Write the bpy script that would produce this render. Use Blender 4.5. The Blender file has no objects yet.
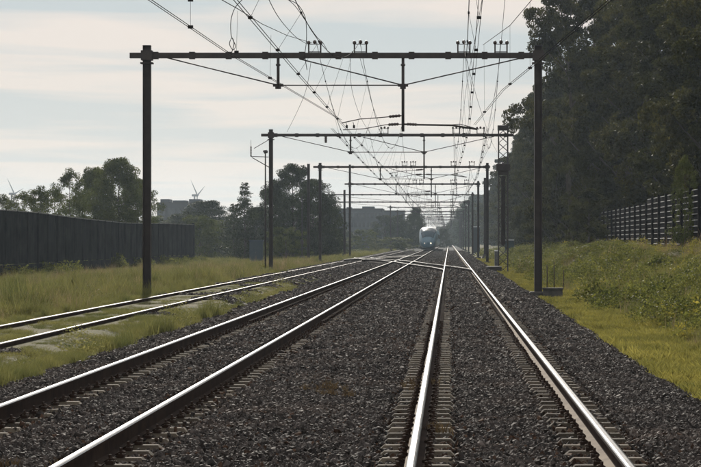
import bpy, bmesh, math, random
import numpy as np
from mathutils import Vector, Matrix, noise as mnoise
R = math.radians
C = bpy.context.scene.collection
SC = bpy.context.scene
rng = np.random.default_rng(7)
random.seed(7)

# ------------------------------------------------------------------ camera, sky, sun, exposure
F = 2400.0                       # focal length in photo pixels (photo 701 px wide)
VX, VY, CAMH = 449.0, 241.0, 1.53
cam_d = bpy.data.cameras.new('camera')
cam = bpy.data.objects.new('camera', cam_d); C.objects.link(cam)
cam.location = (0, 0, CAMH); cam.rotation_euler = (R(90), 0, 0)
cam_d.sensor_width = 36.0; cam_d.lens = 36.0 * F / 701.0
cam_d.shift_x = -(VX - 350.5) / 701.0
cam_d.shift_y = (VY - 233.5) / 701.0
cam_d.clip_end = 12000; cam_d.clip_start = 0.2
SC.camera = cam

SUN_AZ, SUN_EL = -7.0, 25.0     # degrees right of +Y, above horizon
sd = Vector((math.sin(R(SUN_AZ)) * math.cos(R(SUN_EL)), math.cos(R(SUN_AZ)) * math.cos(R(SUN_EL)), math.sin(R(SUN_EL))))
sun_d = bpy.data.lights.new('sun', 'SUN'); sun = bpy.data.objects.new('sun', sun_d); C.objects.link(sun)
sun_d.energy = 4.8; sun_d.angle = R(0.6); sun_d.color = (1.0, 0.93, 0.82)
sun.rotation_euler = (-sd).to_track_quat('-Z', 'Y').to_euler(); sun.location = (-20, 60, 60)

W = bpy.data.worlds.new("World"); SC.world = W; W.use_nodes = True
nt = W.node_tree; nt.nodes.clear()
def N(nt, t, **kw):
    n = nt.nodes.new(t)
    for k, v in kw.items():
        if k.startswith('_'): setattr(n, k[1:], v)
        else: n.inputs[k.replace('__', ' ')].default_value = v
    return n
def L(nt, a, b): nt.links.new(a, b)
sky = N(nt, 'ShaderNodeTexSky'); sky.sky_type = 'NISHITA'; sky.sun_disc = False
sky.sun_elevation = R(SUN_EL); sky.sun_rotation = R(SUN_AZ); sky.air_density = 1.0; sky.dust_density = 1.0; sky.ozone_density = 1.5
tc = N(nt, 'ShaderNodeTexCoord')
sep = N(nt, 'ShaderNodeSeparateXYZ'); L(nt, tc.outputs['Generated'], sep.inputs[0])
zc = N(nt, 'ShaderNodeMath', _operation='MAXIMUM'); zc.inputs[1].default_value = 0.0; L(nt, sep.outputs['Z'], zc.inputs[0])
za = N(nt, 'ShaderNodeMath', _operation='ADD'); za.inputs[1].default_value = 0.035; L(nt, zc.outputs[0], za.inputs[0])
dx = N(nt, 'ShaderNodeMath', _operation='DIVIDE'); L(nt, sep.outputs['X'], dx.inputs[0]); L(nt, za.outputs[0], dx.inputs[1])
dy = N(nt, 'ShaderNodeMath', _operation='DIVIDE'); L(nt, sep.outputs['Y'], dy.inputs[0]); L(nt, za.outputs[0], dy.inputs[1])
cmb = N(nt, 'ShaderNodeCombineXYZ'); L(nt, dx.outputs[0], cmb.inputs[0]); L(nt, dy.outputs[0], cmb.inputs[1])
n1 = N(nt, 'ShaderNodeTexNoise', Scale=0.62, Detail=4.0, Roughness=0.5, Distortion=0.5); L(nt, cmb.outputs[0], n1.inputs['Vector'])
r1 = N(nt, 'ShaderNodeValToRGB'); r1.color_ramp.elements[0].position = 0.42; r1.color_ramp.elements[1].position = 0.58
L(nt, n1.outputs[0], r1.inputs[0])
# thin high cloud: blue-grey veil and pale pinkish streaks
SKYMIX = 1.0
cl = N(nt, 'ShaderNodeMixRGB'); cl.inputs[1].default_value = (5.05, 5.75, 6.1, 1); cl.inputs[2].default_value = (8.0, 7.2, 6.7, 1)
L(nt, r1.outputs[0], cl.inputs[0])
hz = N(nt, 'ShaderNodeMapRange'); hz.inputs['From Min'].default_value = 0.0; hz.inputs['From Max'].default_value = 0.10
hz.inputs['To Min'].default_value = 0.75; hz.inputs['To Max'].default_value = 0.0; L(nt, zc.outputs[0], hz.inputs['Value'])
cl2 = N(nt, 'ShaderNodeMixRGB'); cl2.inputs[2].default_value = (6.3, 6.22, 5.95, 1)
L(nt, hz.outputs[0], cl2.inputs[0]); L(nt, cl.outputs[0], cl2.inputs[1])
mx = N(nt, 'ShaderNodeMixRGB'); mx.inputs[0].default_value = 0.95
L(nt, sky.outputs[0], mx.inputs[1]); L(nt, cl2.outputs[0], mx.inputs[2])
bg = N(nt, 'ShaderNodeBackground', Strength=0.095); L(nt, mx.outputs[0], bg.inputs[0])
wo = N(nt, 'ShaderNodeOutputWorld'); L(nt, bg.outputs[0], wo.inputs[0])

SC.view_settings.view_transform = 'Standard'; SC.view_settings.look = 'None'
SC.view_settings.exposure = 0.0; SC.view_settings.gamma = 1.0
SC.cycles.volume_bounces = 0; SC.cycles.max_bounces = 6; SC.cycles.transparent_max_bounces = 8
SC.cycles.diffuse_bounces = 3; SC.cycles.transmission_bounces = 3

# ------------------------------------------------------------------ helpers
def P(px, py, Z): return Vector(((px - VX) * Z / F, Z, CAMH + (VY - py) * Z / F))

class MB:
    def __init__(s): s.v = []; s.f = []; s.m = []; s.sm = []
    def add(s, vs, fs, mi=0, smooth=False):
        o = len(s.v); s.v += [tuple(v) for v in vs]
        for f in fs: s.f.append(tuple(i + o for i in f)); s.m.append(mi); s.sm.append(smooth)
        return s
    def box(s, c, d, mi=0, rz=0.0, taper=1.0, bev=0.0):
        cx, cy, cz = c; hx, hy, hz = d[0] / 2, d[1] / 2, d[2] / 2
        ca, sa = math.cos(rz), math.sin(rz)
        if bev > 0:
            lv = []
            for (z, k) in ((-hz, 0), (hz - bev, 0), (hz, bev)):
                for sx, sy in ((-1, -1), (1, -1), (1, 1), (-1, 1)):
                    lv.append((sx * (hx - k), sy * (hy - k), z))
            fs = [(3, 2, 1, 0), (8, 9, 10, 11)]
            for l in (0, 4):
                for i in range(4): j = (i + 1) % 4; fs.append((l + i, l + j, l + 4 + j, l + 4 + i))
        else:
            lv = [(sx * hx * (taper if z > 0 else 1), sy * hy * (taper if z > 0 else 1), z * hz) for z in (-1, 1) for sx, sy in ((-1, -1), (1, -1), (1, 1), (-1, 1))]
            fs = [(3, 2, 1, 0), (4, 5, 6, 7)] + [(i, (i + 1) % 4, 4 + (i + 1) % 4, 4 + i) for i in range(4)]
        return s.add([(cx + x * ca - y * sa, cy + x * sa + y * ca, cz + z) for x, y, z in lv], fs, mi)
    def tube(s, pts, r, n=6, mi=0, cap=True, smooth=True):
        pts = [Vector(p) for p in pts]; rs = r if isinstance(r, (list, tuple)) else [r] * len(pts)
        vs = []; fs = []
        for i, p in enumerate(pts):
            t = (pts[min(i + 1, len(pts) - 1)] - pts[max(i - 1, 0)]).normalized()
            a = Vector((0, 0, 1)) if abs(t.z) < 0.9 else Vector((1, 0, 0))
            u = t.cross(a).normalized(); w = u.cross(t).normalized()
            for k in range(n):
                an = 2 * math.pi * (k + .5) / n
                vs.append(p + (u * math.cos(an) + w * math.sin(an)) * rs[i])
        for i in range(len(pts) - 1):
            for k in range(n):
                fs.append((i * n + k, i * n + (k + 1) % n, (i + 1) * n + (k + 1) % n, (i + 1) * n + k))
        s.add(vs, fs, mi, smooth)
        if cap:
            o = len(s.v) - len(vs); s.f.append(tuple(o + k for k in range(n))[::-1]); s.m.append(mi); s.sm.append(False)
            s.f.append(tuple(o + (len(pts) - 1) * n + k for k in range(n))); s.m.append(mi); s.sm.append(False)
        return s
    def extr(s, prof, y0, y1, mats=None):      # profile (x,z) extruded along y
        n = len(prof); vs = [(x, y0, z) for x, z in prof] + [(x, y1, z) for x, z in prof]
        for i in range(n):
            pass
        o = len(s.v); s.v += vs
        for i in range(n):
            j = (i + 1) % n; s.f.append((o + i, o + j, o + n + j, o + n + i)); s.m.append(mats[i] if mats else 0); s.sm.append(False)
        s.f.append(tuple(o + i for i in range(n))[::-1]); s.m.append(0); s.sm.append(False)
        s.f.append(tuple(o + n + i for i in range(n))); s.m.append(0); s.sm.append(False)
        return s
    def mesh(s, name, mats):
        me = bpy.data.meshes.new(name); me.from_pydata(s.v, [], s.f)
        for m in (mats if isinstance(mats, (list, tuple)) else [mats]): me.materials.append(m)
        me.polygons.foreach_set('material_index', s.m); me.polygons.foreach_set('use_smooth', s.sm)
        me.update(); return me
    def build(s, name, mats, parent=None, loc=(0, 0, 0), rz=0.0):
        o = bpy.data.objects.new(name, s.mesh(name, mats)); C.objects.link(o); o.location = loc; o.rotation_euler = (0, 0, rz)
        if parent: o.parent = parent
        return o

def put(name, me, parent=None, loc=(0, 0, 0), rz=0.0, sc=None):
    o = bpy.data.objects.new(name, me); C.objects.link(o); o.location = loc; o.rotation_euler = (0, 0, rz)
    if sc: o.scale = sc
    if parent: o.parent = parent
    return o
def tag(o, label, cat, group=None):
    o['label'] = label; o['category'] = cat
    if group: o['group'] = group
    return o
def thing(name, label, cat, loc=(0, 0, 0), group=None, rz=0.0):
    o = bpy.data.objects.new(name, None); C.objects.link(o); o.location = loc; o.rotation_euler = (0, 0, rz)
    o.empty_display_size = 0.3
    return tag(o, label, cat, group)

def npmesh(name, V, Fq, mat, smooth=False):     # fast quads/tris mesh
    me = bpy.data.meshes.new(name); n = len(Fq); k = Fq.shape[1]
    me.vertices.add(len(V)); me.vertices.foreach_set('co', np.asarray(V, np.float32).ravel())
    me.loops.add(n * k); me.loops.foreach_set('vertex_index', Fq.astype(np.int32).ravel())
    me.polygons.add(n); me.polygons.foreach_set('loop_start', np.arange(0, n * k, k, dtype=np.int32))
    me.polygons.foreach_set('loop_total', np.full(n, k, np.int32))
    if smooth: me.polygons.foreach_set('use_smooth', np.ones(n, bool))
    if mat: me.materials.append(mat)
    me.update(calc_edges=True); return me

# ------------------------------------------------------------------ materials
def mat(name, col, rough=0.7, metal=0.0, var=0.0, vscale=3.0, col2=None, bump=0.0, bscale=20.0, spec=None, emis=None, es=0.0, objrand=0.0, coords='Object'):
    m = bpy.data.materials.new(name); m.use_nodes = True; t = m.node_tree; b = t.nodes['Principled BSDF']
    b.inputs['Base Color'].default_value = (*col, 1); b.inputs['Roughness'].default_value = rough; b.inputs['Metallic'].default_value = metal
    if spec is not None: b.inputs['Specular IOR Level'].default_value = spec
    tcn = N(t, 'ShaderNodeTexCoord')
    last = None
    if col2 is not None:
        nz = N(t, 'ShaderNodeTexNoise', Scale=vscale, Detail=6.0, Roughness=0.6); L(t, tcn.outputs[coords], nz.inputs['Vector'])
        rp = N(t, 'ShaderNodeValToRGB'); rp.color_ramp.elements[0].position = 0.38; rp.color_ramp.elements[1].position = 0.64
        rp.color_ramp.elements[0].color = (*col, 1); rp.color_ramp.elements[1].color = (*col2, 1)
        L(t, nz.outputs[0], rp.inputs[0]); last = rp.outputs[0]
    if objrand > 0:
        oi = N(t, 'ShaderNodeObjectInfo'); hs = N(t, 'ShaderNodeHueSaturation')
        mr = N(t, 'ShaderNodeMapRange'); mr.inputs['To Min'].default_value = 1 - objrand; mr.inputs['To Max'].default_value = 1 + objrand
        L(t, oi.outputs['Random'], mr.inputs['Value']); L(t, mr.outputs[0], hs.inputs['Value'])
        if last: L(t, last, hs.inputs['Color'])
        else: hs.inputs['Color'].default_value = (*col, 1)
        last = hs.outputs[0]
    if last: L(t, last, b.inputs['Base Color'])
    if bump > 0:
        nb = N(t, 'ShaderNodeTexNoise', Scale=bscale, Detail=4.0); L(t, tcn.outputs[coords], nb.inputs['Vector'])
        bp = N(t, 'ShaderNodeBump', Strength=bump, Distance=0.02); L(t, nb.outputs[0], bp.inputs['Height']); L(t, bp.outputs[0], b.inputs['Normal'])
    if emis: b.inputs['Emission Color'].default_value = (*emis, 1); b.inputs['Emission Strength'].default_value = es
    return m

def foliage_mat(name, c1, c2, c3=None, trans=0.35, scale=0.6, rnd=0.25):
    m = bpy.data.materials.new(name); m.use_nodes = True; t = m.node_tree; t.nodes.clear()
    out = N(t, 'ShaderNodeOutputMaterial'); ge = N(t, 'ShaderNodeNewGeometry'); oi = N(t, 'ShaderNodeObjectInfo')
    nz = N(t, 'ShaderNodeTexNoise', Scale=scale, Detail=4.0, Roughness=0.7); L(t, ge.outputs['Position'], nz.inputs['Vector'])
    rp = N(t, 'ShaderNodeValToRGB'); e = rp.color_ramp.elements; e[0].position = 0.33; e[1].position = 0.68; e[0].color = (*c1, 1); e[1].color = (*c2, 1)
    if c3: x = rp.color_ramp.elements.new(0.82); x.color = (*c3, 1)
    L(t, nz.outputs[0], rp.inputs[0])
    hs = N(t, 'ShaderNodeHueSaturation'); L(t, rp.outputs[0], hs.inputs['Color'])
    mr = N(t, 'ShaderNodeMapRange'); mr.inputs['To Min'].default_value = 1 - rnd; mr.inputs['To Max'].default_value = 1 + rnd
    ad = N(t, 'ShaderNodeMath', _operation='FRACT'); a2 = N(t, 'ShaderNodeMath', _operation='ADD')
    L(t, oi.outputs['Random'], a2.inputs[0]); L(t, ge.outputs['Random Per Island'], a2.inputs[1]); L(t, a2.outputs[0], ad.inputs[0])
    L(t, ad.outputs[0], mr.inputs['Value']); L(t, mr.outputs[0], hs.inputs['Value'])
    b = N(t, 'ShaderNodeBsdfPrincipled', Roughness=0.6); b.inputs['Specular IOR Level'].default_value = 0.07
    L(t, hs.outputs[0], b.inputs['Base Color'])
    tr = N(t, 'ShaderNodeBsdfTranslucent'); L(t, hs.outputs[0], tr.inputs['Color'])
    ms = N(t, 'ShaderNodeMixShader', Fac=trans); L(t, b.outputs[0], ms.inputs[1]); L(t, tr.outputs[0], ms.inputs[2]); L(t, ms.outputs[0], out.inputs['Surface'])
    return m

M = {}
M['steel'] = mat('painted_mast_steel', (0.028, 0.022, 0.022), 0.65, 0.1, col2=(0.048, 0.037, 0.034), vscale=2.6, bump=0.15)
M['galv'] = mat('galvanised_steel', (0.10, 0.10, 0.105), 0.5, 0.6, col2=(0.16, 0.16, 0.165), vscale=5.0)
M['wire'] = mat('copper_wire', (0.022, 0.02, 0.02), 0.9, 0.0, spec=0.05)
M['ceramic'] = mat('insulator_ceramic', (0.05, 0.028, 0.022), 0.3)
M['railtop'] = mat('polished_rail_head', (0.24, 0.235, 0.235), 0.26, 1.0, col2=(0.36, 0.35, 0.345), vscale=2.5)
M['railtop2'] = mat('dull_rail_head', (0.11, 0.095, 0.09), 0.5, 0.9, col2=(0.05, 0.036, 0.03), vscale=1.4)
M['rust'] = mat('rusty_rail_side', (0.026, 0.017, 0.014), 0.9, 0.0, col2=(0.048, 0.030, 0.022), vscale=3.0, bump=0.2, spec=0.06)
M['railfoot'] = mat('sunlit_side_rail_foot', (0.20, 0.155, 0.11), 0.85, 0.0, col2=(0.11, 0.075, 0.05), vscale=2.2, spec=0.1)  # beige foot for the sunward side only, sunlight put into the colour
M['concrete'] = mat('weathered_sleeper_concrete', (0.125, 0.105, 0.080), 0.85, col2=(0.055, 0.040, 0.031), vscale=3.2, bump=0.6, bscale=30, objrand=0.45, spec=0.1)
M['wood'] = mat('grey_sleeper_timber', (0.10, 0.085, 0.07), 0.9, col2=(0.06, 0.05, 0.042), vscale=4.0, bump=0.5, objrand=0.2)
M['foundation'] = mat('mast_foundation_concrete', (0.05, 0.048, 0.045), 0.9, col2=(0.09, 0.085, 0.078), vscale=4.0, bump=0.3)
M['stone'] = mat('ballast_stone', (0.043, 0.038, 0.036), 0.76, col2=(0.088, 0.075, 0.068), vscale=1.2, objrand=0.65, spec=0.13)
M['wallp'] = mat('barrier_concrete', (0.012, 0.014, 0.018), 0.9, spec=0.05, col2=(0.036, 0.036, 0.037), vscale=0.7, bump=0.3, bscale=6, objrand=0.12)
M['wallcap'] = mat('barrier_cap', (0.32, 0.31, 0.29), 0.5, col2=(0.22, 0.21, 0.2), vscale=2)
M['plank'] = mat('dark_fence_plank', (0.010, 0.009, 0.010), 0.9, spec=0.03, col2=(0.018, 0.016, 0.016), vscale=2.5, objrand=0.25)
M['ledge'] = mat('lit_plank_edge', (0.21, 0.205, 0.205), 0.55, col2=(0.10, 0.097, 0.097), vscale=1.3)  # pale tone stands in for light caught along the plank edges
M['cabinet'] = mat('blue_grey_cabinet_paint', (0.035, 0.060, 0.085), 0.5, col2=(0.045, 0.070, 0.09), vscale=2)
M['teal'] = mat('teal_cabinet_paint', (0.025, 0.05, 0.055), 0.6)
M['white'] = mat('white_painted_metal', (0.72, 0.73, 0.74), 0.4, col2=(0.55, 0.56, 0.57), vscale=1.0)
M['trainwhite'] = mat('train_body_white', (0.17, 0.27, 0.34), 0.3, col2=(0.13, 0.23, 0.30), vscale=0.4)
M['trainglass'] = mat('train_windscreen_glass', (0.02, 0.045, 0.065), 0.25, spec=0.5)
M['traindark'] = mat('train_underframe', (0.03, 0.045, 0.05), 0.6)
M['trainblue'] = mat('train_lower_body_blue', (0.08, 0.16, 0.22), 0.35)
M['lamp'] = mat('lit_headlight', (1, 0.9, 0.7), 0.3, emis=(1.0, 0.86, 0.62), es=1.6)
M['lamp2'] = mat('dim_headlight', (1, 0.9, 0.8), 0.3, emis=(1.0, 0.9, 0.75), es=0.25)
M['bldg'] = mat('grey_block_facade', (0.060, 0.075, 0.090), 0.8, col2=(0.075, 0.085, 0.10), vscale=0.1)
M['bldg2'] = mat('dark_hall_facade', (0.045, 0.055, 0.065), 0.7, col2=(0.065, 0.07, 0.08), vscale=0.1)
M['glass'] = mat('dark_window_glass', (0.03, 0.04, 0.05), 0.1, spec=0.8)
M['roof'] = mat('flat_roof_edge', (0.06, 0.06, 0.06), 0.8)
M['turbine'] = mat('turbine_white_grey', (0.16, 0.17, 0.18), 0.6)
M['bark'] = mat('tree_bark', (0.05, 0.04, 0.032), 0.9, col2=(0.085, 0.07, 0.055), vscale=5, bump=0.5, bscale=12)
M['stake'] = mat('weathered_stake', (0.05, 0.035, 0.028), 0.8)
M['leafR'] = foliage_mat('oak_leaf', (0.011, 0.014, 0.004), (0.070, 0.070, 0.017), (0.19, 0.165, 0.036), trans=0.42, scale=0.2)
M['leafO'] = foliage_mat('olive_leaf', (0.018, 0.020, 0.007), (0.085, 0.080, 0.020), (0.20, 0.16, 0.04), trans=0.45, scale=0.3)
M['leafL'] = foliage_mat('willow_leaf', (0.040, 0.054, 0.012), (0.105, 0.118, 0.026), trans=0.4, scale=0.5)
M['leafD'] = foliage_mat('dark_leaf', (0.018, 0.026, 0.010), (0.048, 0.060, 0.018), trans=0.3, scale=0.5)
M['bush'] = foliage_mat('bramble_leaf', (0.045, 0.058, 0.015), (0.20, 0.20, 0.046), (0.50, 0.40, 0.075), trans=0.5, scale=1.1, rnd=0.35)
M['grassL'] = foliage_mat('tall_grass_blade', (0.085, 0.100, 0.034), (0.245, 0.225, 0.078), (0.44, 0.36, 0.17), trans=0.5, scale=0.45, rnd=0.3)
M['grassY'] = foliage_mat('mossy_grass_blade', (0.11, 0.115, 0.032), (0.33, 0.29, 0.070), (0.42, 0.34, 0.10), trans=0.45, scale=0.6, rnd=0.25)
M['weed'] = foliage_mat('reddish_weed', (0.085, 0.058, 0.034), (0.13, 0.095, 0.05), trans=0.3, scale=2.0)

# ------------------------------------------------------------------ terrain
def sm(a, b, x): t = np.clip((x - a) / (b - a), 0, 1); return t * t * (3 - 2 * t)
def fnoise(x, y, s, seed=0):                      # cheap smooth value noise
    x = np.asarray(x, float) * s + seed * 17.3; y = np.asarray(y, float) * s + seed * 9.1
    xi = np.floor(x).astype(np.int64); yi = np.floor(y).astype(np.int64); fx = x - xi; fy = y - yi
    fx = fx * fx * (3 - 2 * fx); fy = fy * fy * (3 - 2 * fy)
    def h(a, b):
        n = (a * 374761393 + b * 668265263 + seed * 1274126177) & 0xffffffff
        n = ((n ^ (n >> 13)) * 1274126177) & 0xffffffff
        return ((n ^ (n >> 16)) & 0xffff) / 65535.0
    return (h(xi, yi) * (1 - fx) + h(xi + 1, yi) * fx) * (1 - fy) + (h(xi, yi + 1) * (1 - fx) + h(xi + 1, yi + 1) * fx) * fy
def ledge_r(y): return 3.05 + 0.35 * (fnoise(0 * y, y, 0.08, 3) - .5) + 0.2 * (fnoise(0 * y, y, 0.4, 4) - .5)
def ledge_l(y): return -5.65 - 0.5 * (fnoise(0 * y, y, 0.07, 5) - .5) - 0.3 * (fnoise(0 * y, y, 0.5, 6) - .5) - 0.5 * sm(60, 100, y)
def height(x, y):
    x = np.asarray(x, float); y = np.asarray(y, float)
    z = np.full(np.broadcast(x, y).shape, -0.215)
    z = z - 0.25 * sm(-0.5, 0.6, x - 2.75)                      # right shoulder
    z = z - 0.13 * sm(0, 0.7, -4.95 - x)                        # left shoulder
    z = z + 0.135 * sm(0, .5, -6.3 - x) * sm(0, .5, x + 9.9)
    z = z - 0.10 * sm(0, 1.5, -9.2 - x) - 0.45 * sm(0, 16, -10.5 - x)
    toe = 5.0 + 0.9 * (fnoise(0 * x, y, 0.05, 8) - .5)
    bank = sm(0, 1, (x - toe) / 5.2) * (1 - 0.5 * sm(200, 420, y))
    z = z + bank * 1.40
    off = np.maximum(sm(0.2, 1.5, x - 3.2), sm(0.3, 1.5, -9.0 - x))
    z = z + off * (0.16 * (fnoise(x, y, 0.35, 1) - .5) + 0.10 * (fnoise(x, y, 1.1, 2) - .5))
    z = z + bank * (0.60 * (fnoise(x, y, 0.28, 9) - .5) + 0.40 * (fnoise(x, y, 0.7, 10) - .5))
    return z
def ballast_mask(x, y):
    """1 where the ground is crushed stone"""
    x = np.asarray(x, float); y = np.asarray(y, float)
    a = (x > ledge_l(y)) & (x < ledge_r(y))
    sd_ = (x < -6.2) & (x > -9.8) & (fnoise(x, y, 0.5, 12) + 0.55 * sm(75, 120, y) > 0.86)
    far = (y > 150) & (x < -5) & (x > -10.0)
    return a | sd_ | far
xs = np.unique(np.concatenate([np.array([-1500, -900, -500, -250, -120, -70, -50]), np.arange(-40, -11, 1.0), np.arange(-11, 13, 0.2), np.arange(13, 30, 1.5), np.array([30, 50, 100, 250, 600, 1500])])).astype(float)
ys = np.unique(np.concatenate([np.array([-60, -20, 0]), np.arange(5, 150, 0.5), np.arange(150, 500, 3.0), np.arange(500, 1200, 30), np.array([1200, 1600, 2000, 2600])])).astype(float)
GX, GY = np.meshgrid(xs, ys); GZ = height(GX, GY); V = np.stack([GX, GY, GZ], -1).reshape(-1, 3)
nx, ny = len(xs), len(ys); ii = (np.arange(ny - 1)[:, None] * nx + np.arange(nx - 1)[None, :]).ravel()
Fq = np.stack([ii, ii + 1, ii + nx + 1, ii + nx], -1)
gm = bpy.data.materials.new('ground_soil_and_stone'); gm.use_nodes = True; t = gm.node_tree; b = t.nodes['Principled BSDF']; b.inputs['Roughness'].default_value = 0.9; b.inputs['Specular IOR Level'].default_value = 0.12
ge = N(t, 'ShaderNodeNewGeometry'); at = N(t, 'ShaderNodeAttribute', _attribute_name='ballast')
def ramp(t, src, pts):
    rp = N(t, 'ShaderNodeValToRGB'); e = rp.color_ramp.elements
    e[0].position = pts[0][0]; e[0].color = (*pts[0][1], 1); e[1].position = pts[-1][0]; e[1].color = (*pts[-1][1], 1)
    for p_, c_ in pts[1:-1]: k = e.new(p_); k.color = (*c_, 1)
    L(t, src, rp.inputs[0]); return rp.outputs[0]
nA = N(t, 'ShaderNodeTexNoise', Scale=0.35, Detail=8.0, Roughness=0.65); L(t, ge.outputs['Position'], nA.inputs['Vector'])
nB = N(t, 'ShaderNodeTexVoronoi', Scale=16.0); L(t, ge.outputs['Position'], nB.inputs['Vector'])
grass_c = ramp(t, nA.outputs[0], [(0.3, (0.060, 0.066, 0.030)), (0.5, (0.105, 0.095, 0.042)), (0.7, (0.145, 0.120, 0.062))])
sbw = N(t, 'ShaderNodeSeparateColor'); L(t, nB.outputs['Color'], sbw.inputs[0])
stone_c = ramp(t, sbw.outputs[0], [(0.0, (0.014, 0.0135, 0.0135)), (0.6, (0.03, 0.029, 0.029)), (1.0, (0.075, 0.07, 0.066))])
mxg = N(t, 'ShaderNodeMixRGB'); L(t, at.outputs['Fac'], mxg.inputs[0]); L(t, grass_c, mxg.inputs[1]); L(t, stone_c, mxg.inputs[2]); L(t, mxg.outputs[0], b.inputs['Base Color'])
bp = N(t, 'ShaderNodeBump', Strength=0.9, Distance=0.04); L(t, nB.outputs['Distance'], bp.inputs['Height']); L(t, bp.outputs[0], b.inputs['Normal'])
me = npmesh('ground', V, Fq, gm, True)
att = me.attributes.new('ballast', 'FLOAT', 'POINT'); att.data.foreach_set('value', ballast_mask(V[:, 0], V[:, 1]).astype(np.float32))
g = put('ground', me); g['kind'] = 'structure'

# ------------------------------------------------------------------ scatter (stuff)
def hidden(name, me):
    return bpy.data.objects.new(name, me)
def gn_scatter(name, pts, rots, scls, idx, protos, seed=0):
    col = bpy.data.collections.new(name + '_kinds')
    for p_ in protos: col.objects.link(p_)
    me = bpy.data.meshes.new(name); me.vertices.add(len(pts)); me.vertices.foreach_set('co', np.asarray(pts, np.float32).ravel())
    a = me.attributes.new('rot', 'FLOAT_VECTOR', 'POINT'); a.data.foreach_set('vector', np.asarray(rots, np.float32).ravel())
    a = me.attributes.new('scl', 'FLOAT_VECTOR', 'POINT'); a.data.foreach_set('vector', np.asarray(scls, np.float32).ravel())
    a = me.attributes.new('pick', 'INT', 'POINT'); a.data.foreach_set('value', np.asarray(idx, np.int32))
    o = put(name, me); o['kind'] = 'stuff'
    ng = bpy.data.node_groups.new(name, 'GeometryNodeTree')
    ng.interface.new_socket('Geometry', in_out='INPUT', socket_type='NodeSocketGeometry'); ng.interface.new_socket('Geometry', in_out='OUTPUT', socket_type='NodeSocketGeometry')
    gi = ng.nodes.new('NodeGroupInput'); go = ng.nodes.new('NodeGroupOutput')
    ci = ng.nodes.new('GeometryNodeCollectionInfo'); ci.inputs['Collection'].default_value = col; ci.inputs['Separate Children'].default_value = True; ci.inputs['Reset Children'].default_value = True
    iop = ng.nodes.new('GeometryNodeInstanceOnPoints'); iop.inputs['Pick Instance'].default_value = True
    def na(nm, ty):
        n = ng.nodes.new('GeometryNodeInputNamedAttribute'); n.data_type = ty; n.inputs['Name'].default_value = nm; return n.outputs['Attribute']
    ng.links.new(gi.outputs[0], iop.inputs['Points']); ng.links.new(ci.outputs[0], iop.inputs['Instance'])
    ng.links.new(na('pick', 'INT'), iop.inputs['Instance Index']); ng.links.new(na('rot', 'FLOAT_VECTOR'), iop.inputs['Rotation']); ng.links.new(na('scl', 'FLOAT_VECTOR'), iop.inputs['Scale'])
    ng.links.new(iop.outputs[0], go.inputs[0])
    md = o.modifiers.new('scatter', 'NODES'); md.node_group = ng
    return o
def jgrid(x0, x1, y0, y1, s):
    gx, gy = np.meshgrid(np.arange(x0, x1, s), np.arange(y0, y1, s)); n = gx.size
    return gx.ravel() + rng.uniform(-.5, .5, n) * s, gy.ravel() + rng.uniform(-.5, .5, n) * s
def inview(x, y, mg=1.5):
    return (x > -VX / F * y - mg) & (x < (701 - VX) / F * y + mg)

def stone_mesh(i):
    bm = bmesh.new(); r = random.Random(i)
    for _ in range(13):
        v = Vector((r.gauss(0, 1), r.gauss(0, 1), r.gauss(0, 1))).normalized() * r.uniform(0.42, 0.56)
        bm.verts.new((v.x * 1.15, v.y * 0.9, v.z * 0.75))
    bmesh.ops.convex_hull(bm, input=bm.verts)
    me = bpy.data.meshes.new('stone'); bm.to_mesh(me); bm.free(); me.materials.append(M['stone']); return hidden('stone', me)
t = M['stone'].node_tree; b_ = t.nodes['Principled BSDF']; src = b_.inputs['Base Color'].links[0].from_socket
ge_ = N(t, 'ShaderNodeNewGeometry'); nz_ = N(t, 'ShaderNodeTexNoise', Scale=0.55, Detail=5.0, Roughness=0.65); L(t, ge_.outputs['Position'], nz_.inputs['Vector'])
rp_ = ramp(t, nz_.outputs[0], [(0.3, (0.62, 0.60, 0.60)), (0.5, (0.95, 0.93, 0.92)), (0.72, (1.5, 1.36, 1.25))])
mm_ = N(t, 'ShaderNodeMixRGB', _blend_type='MULTIPLY'); mm_.inputs[0].default_value = 1.0; L(t, src, mm_.inputs[1]); L(t, rp_, mm_.inputs[2]); L(t, mm_.outputs[0], b_.inputs['Base Color'])
M['stone_rusty'] = mat('rust_stained_stone', (0.052, 0.030, 0.020), 0.85, col2=(0.085, 0.052, 0.036), vscale=1.2, objrand=0.6, spec=0.08)
stones = [stone_mesh(i) for i in range(9)]
for i in range(4):
    m_ = stones[i].data.copy(); m_.materials[0] = M['stone_rusty']; stones.append(hidden('stone', m_))

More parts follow.
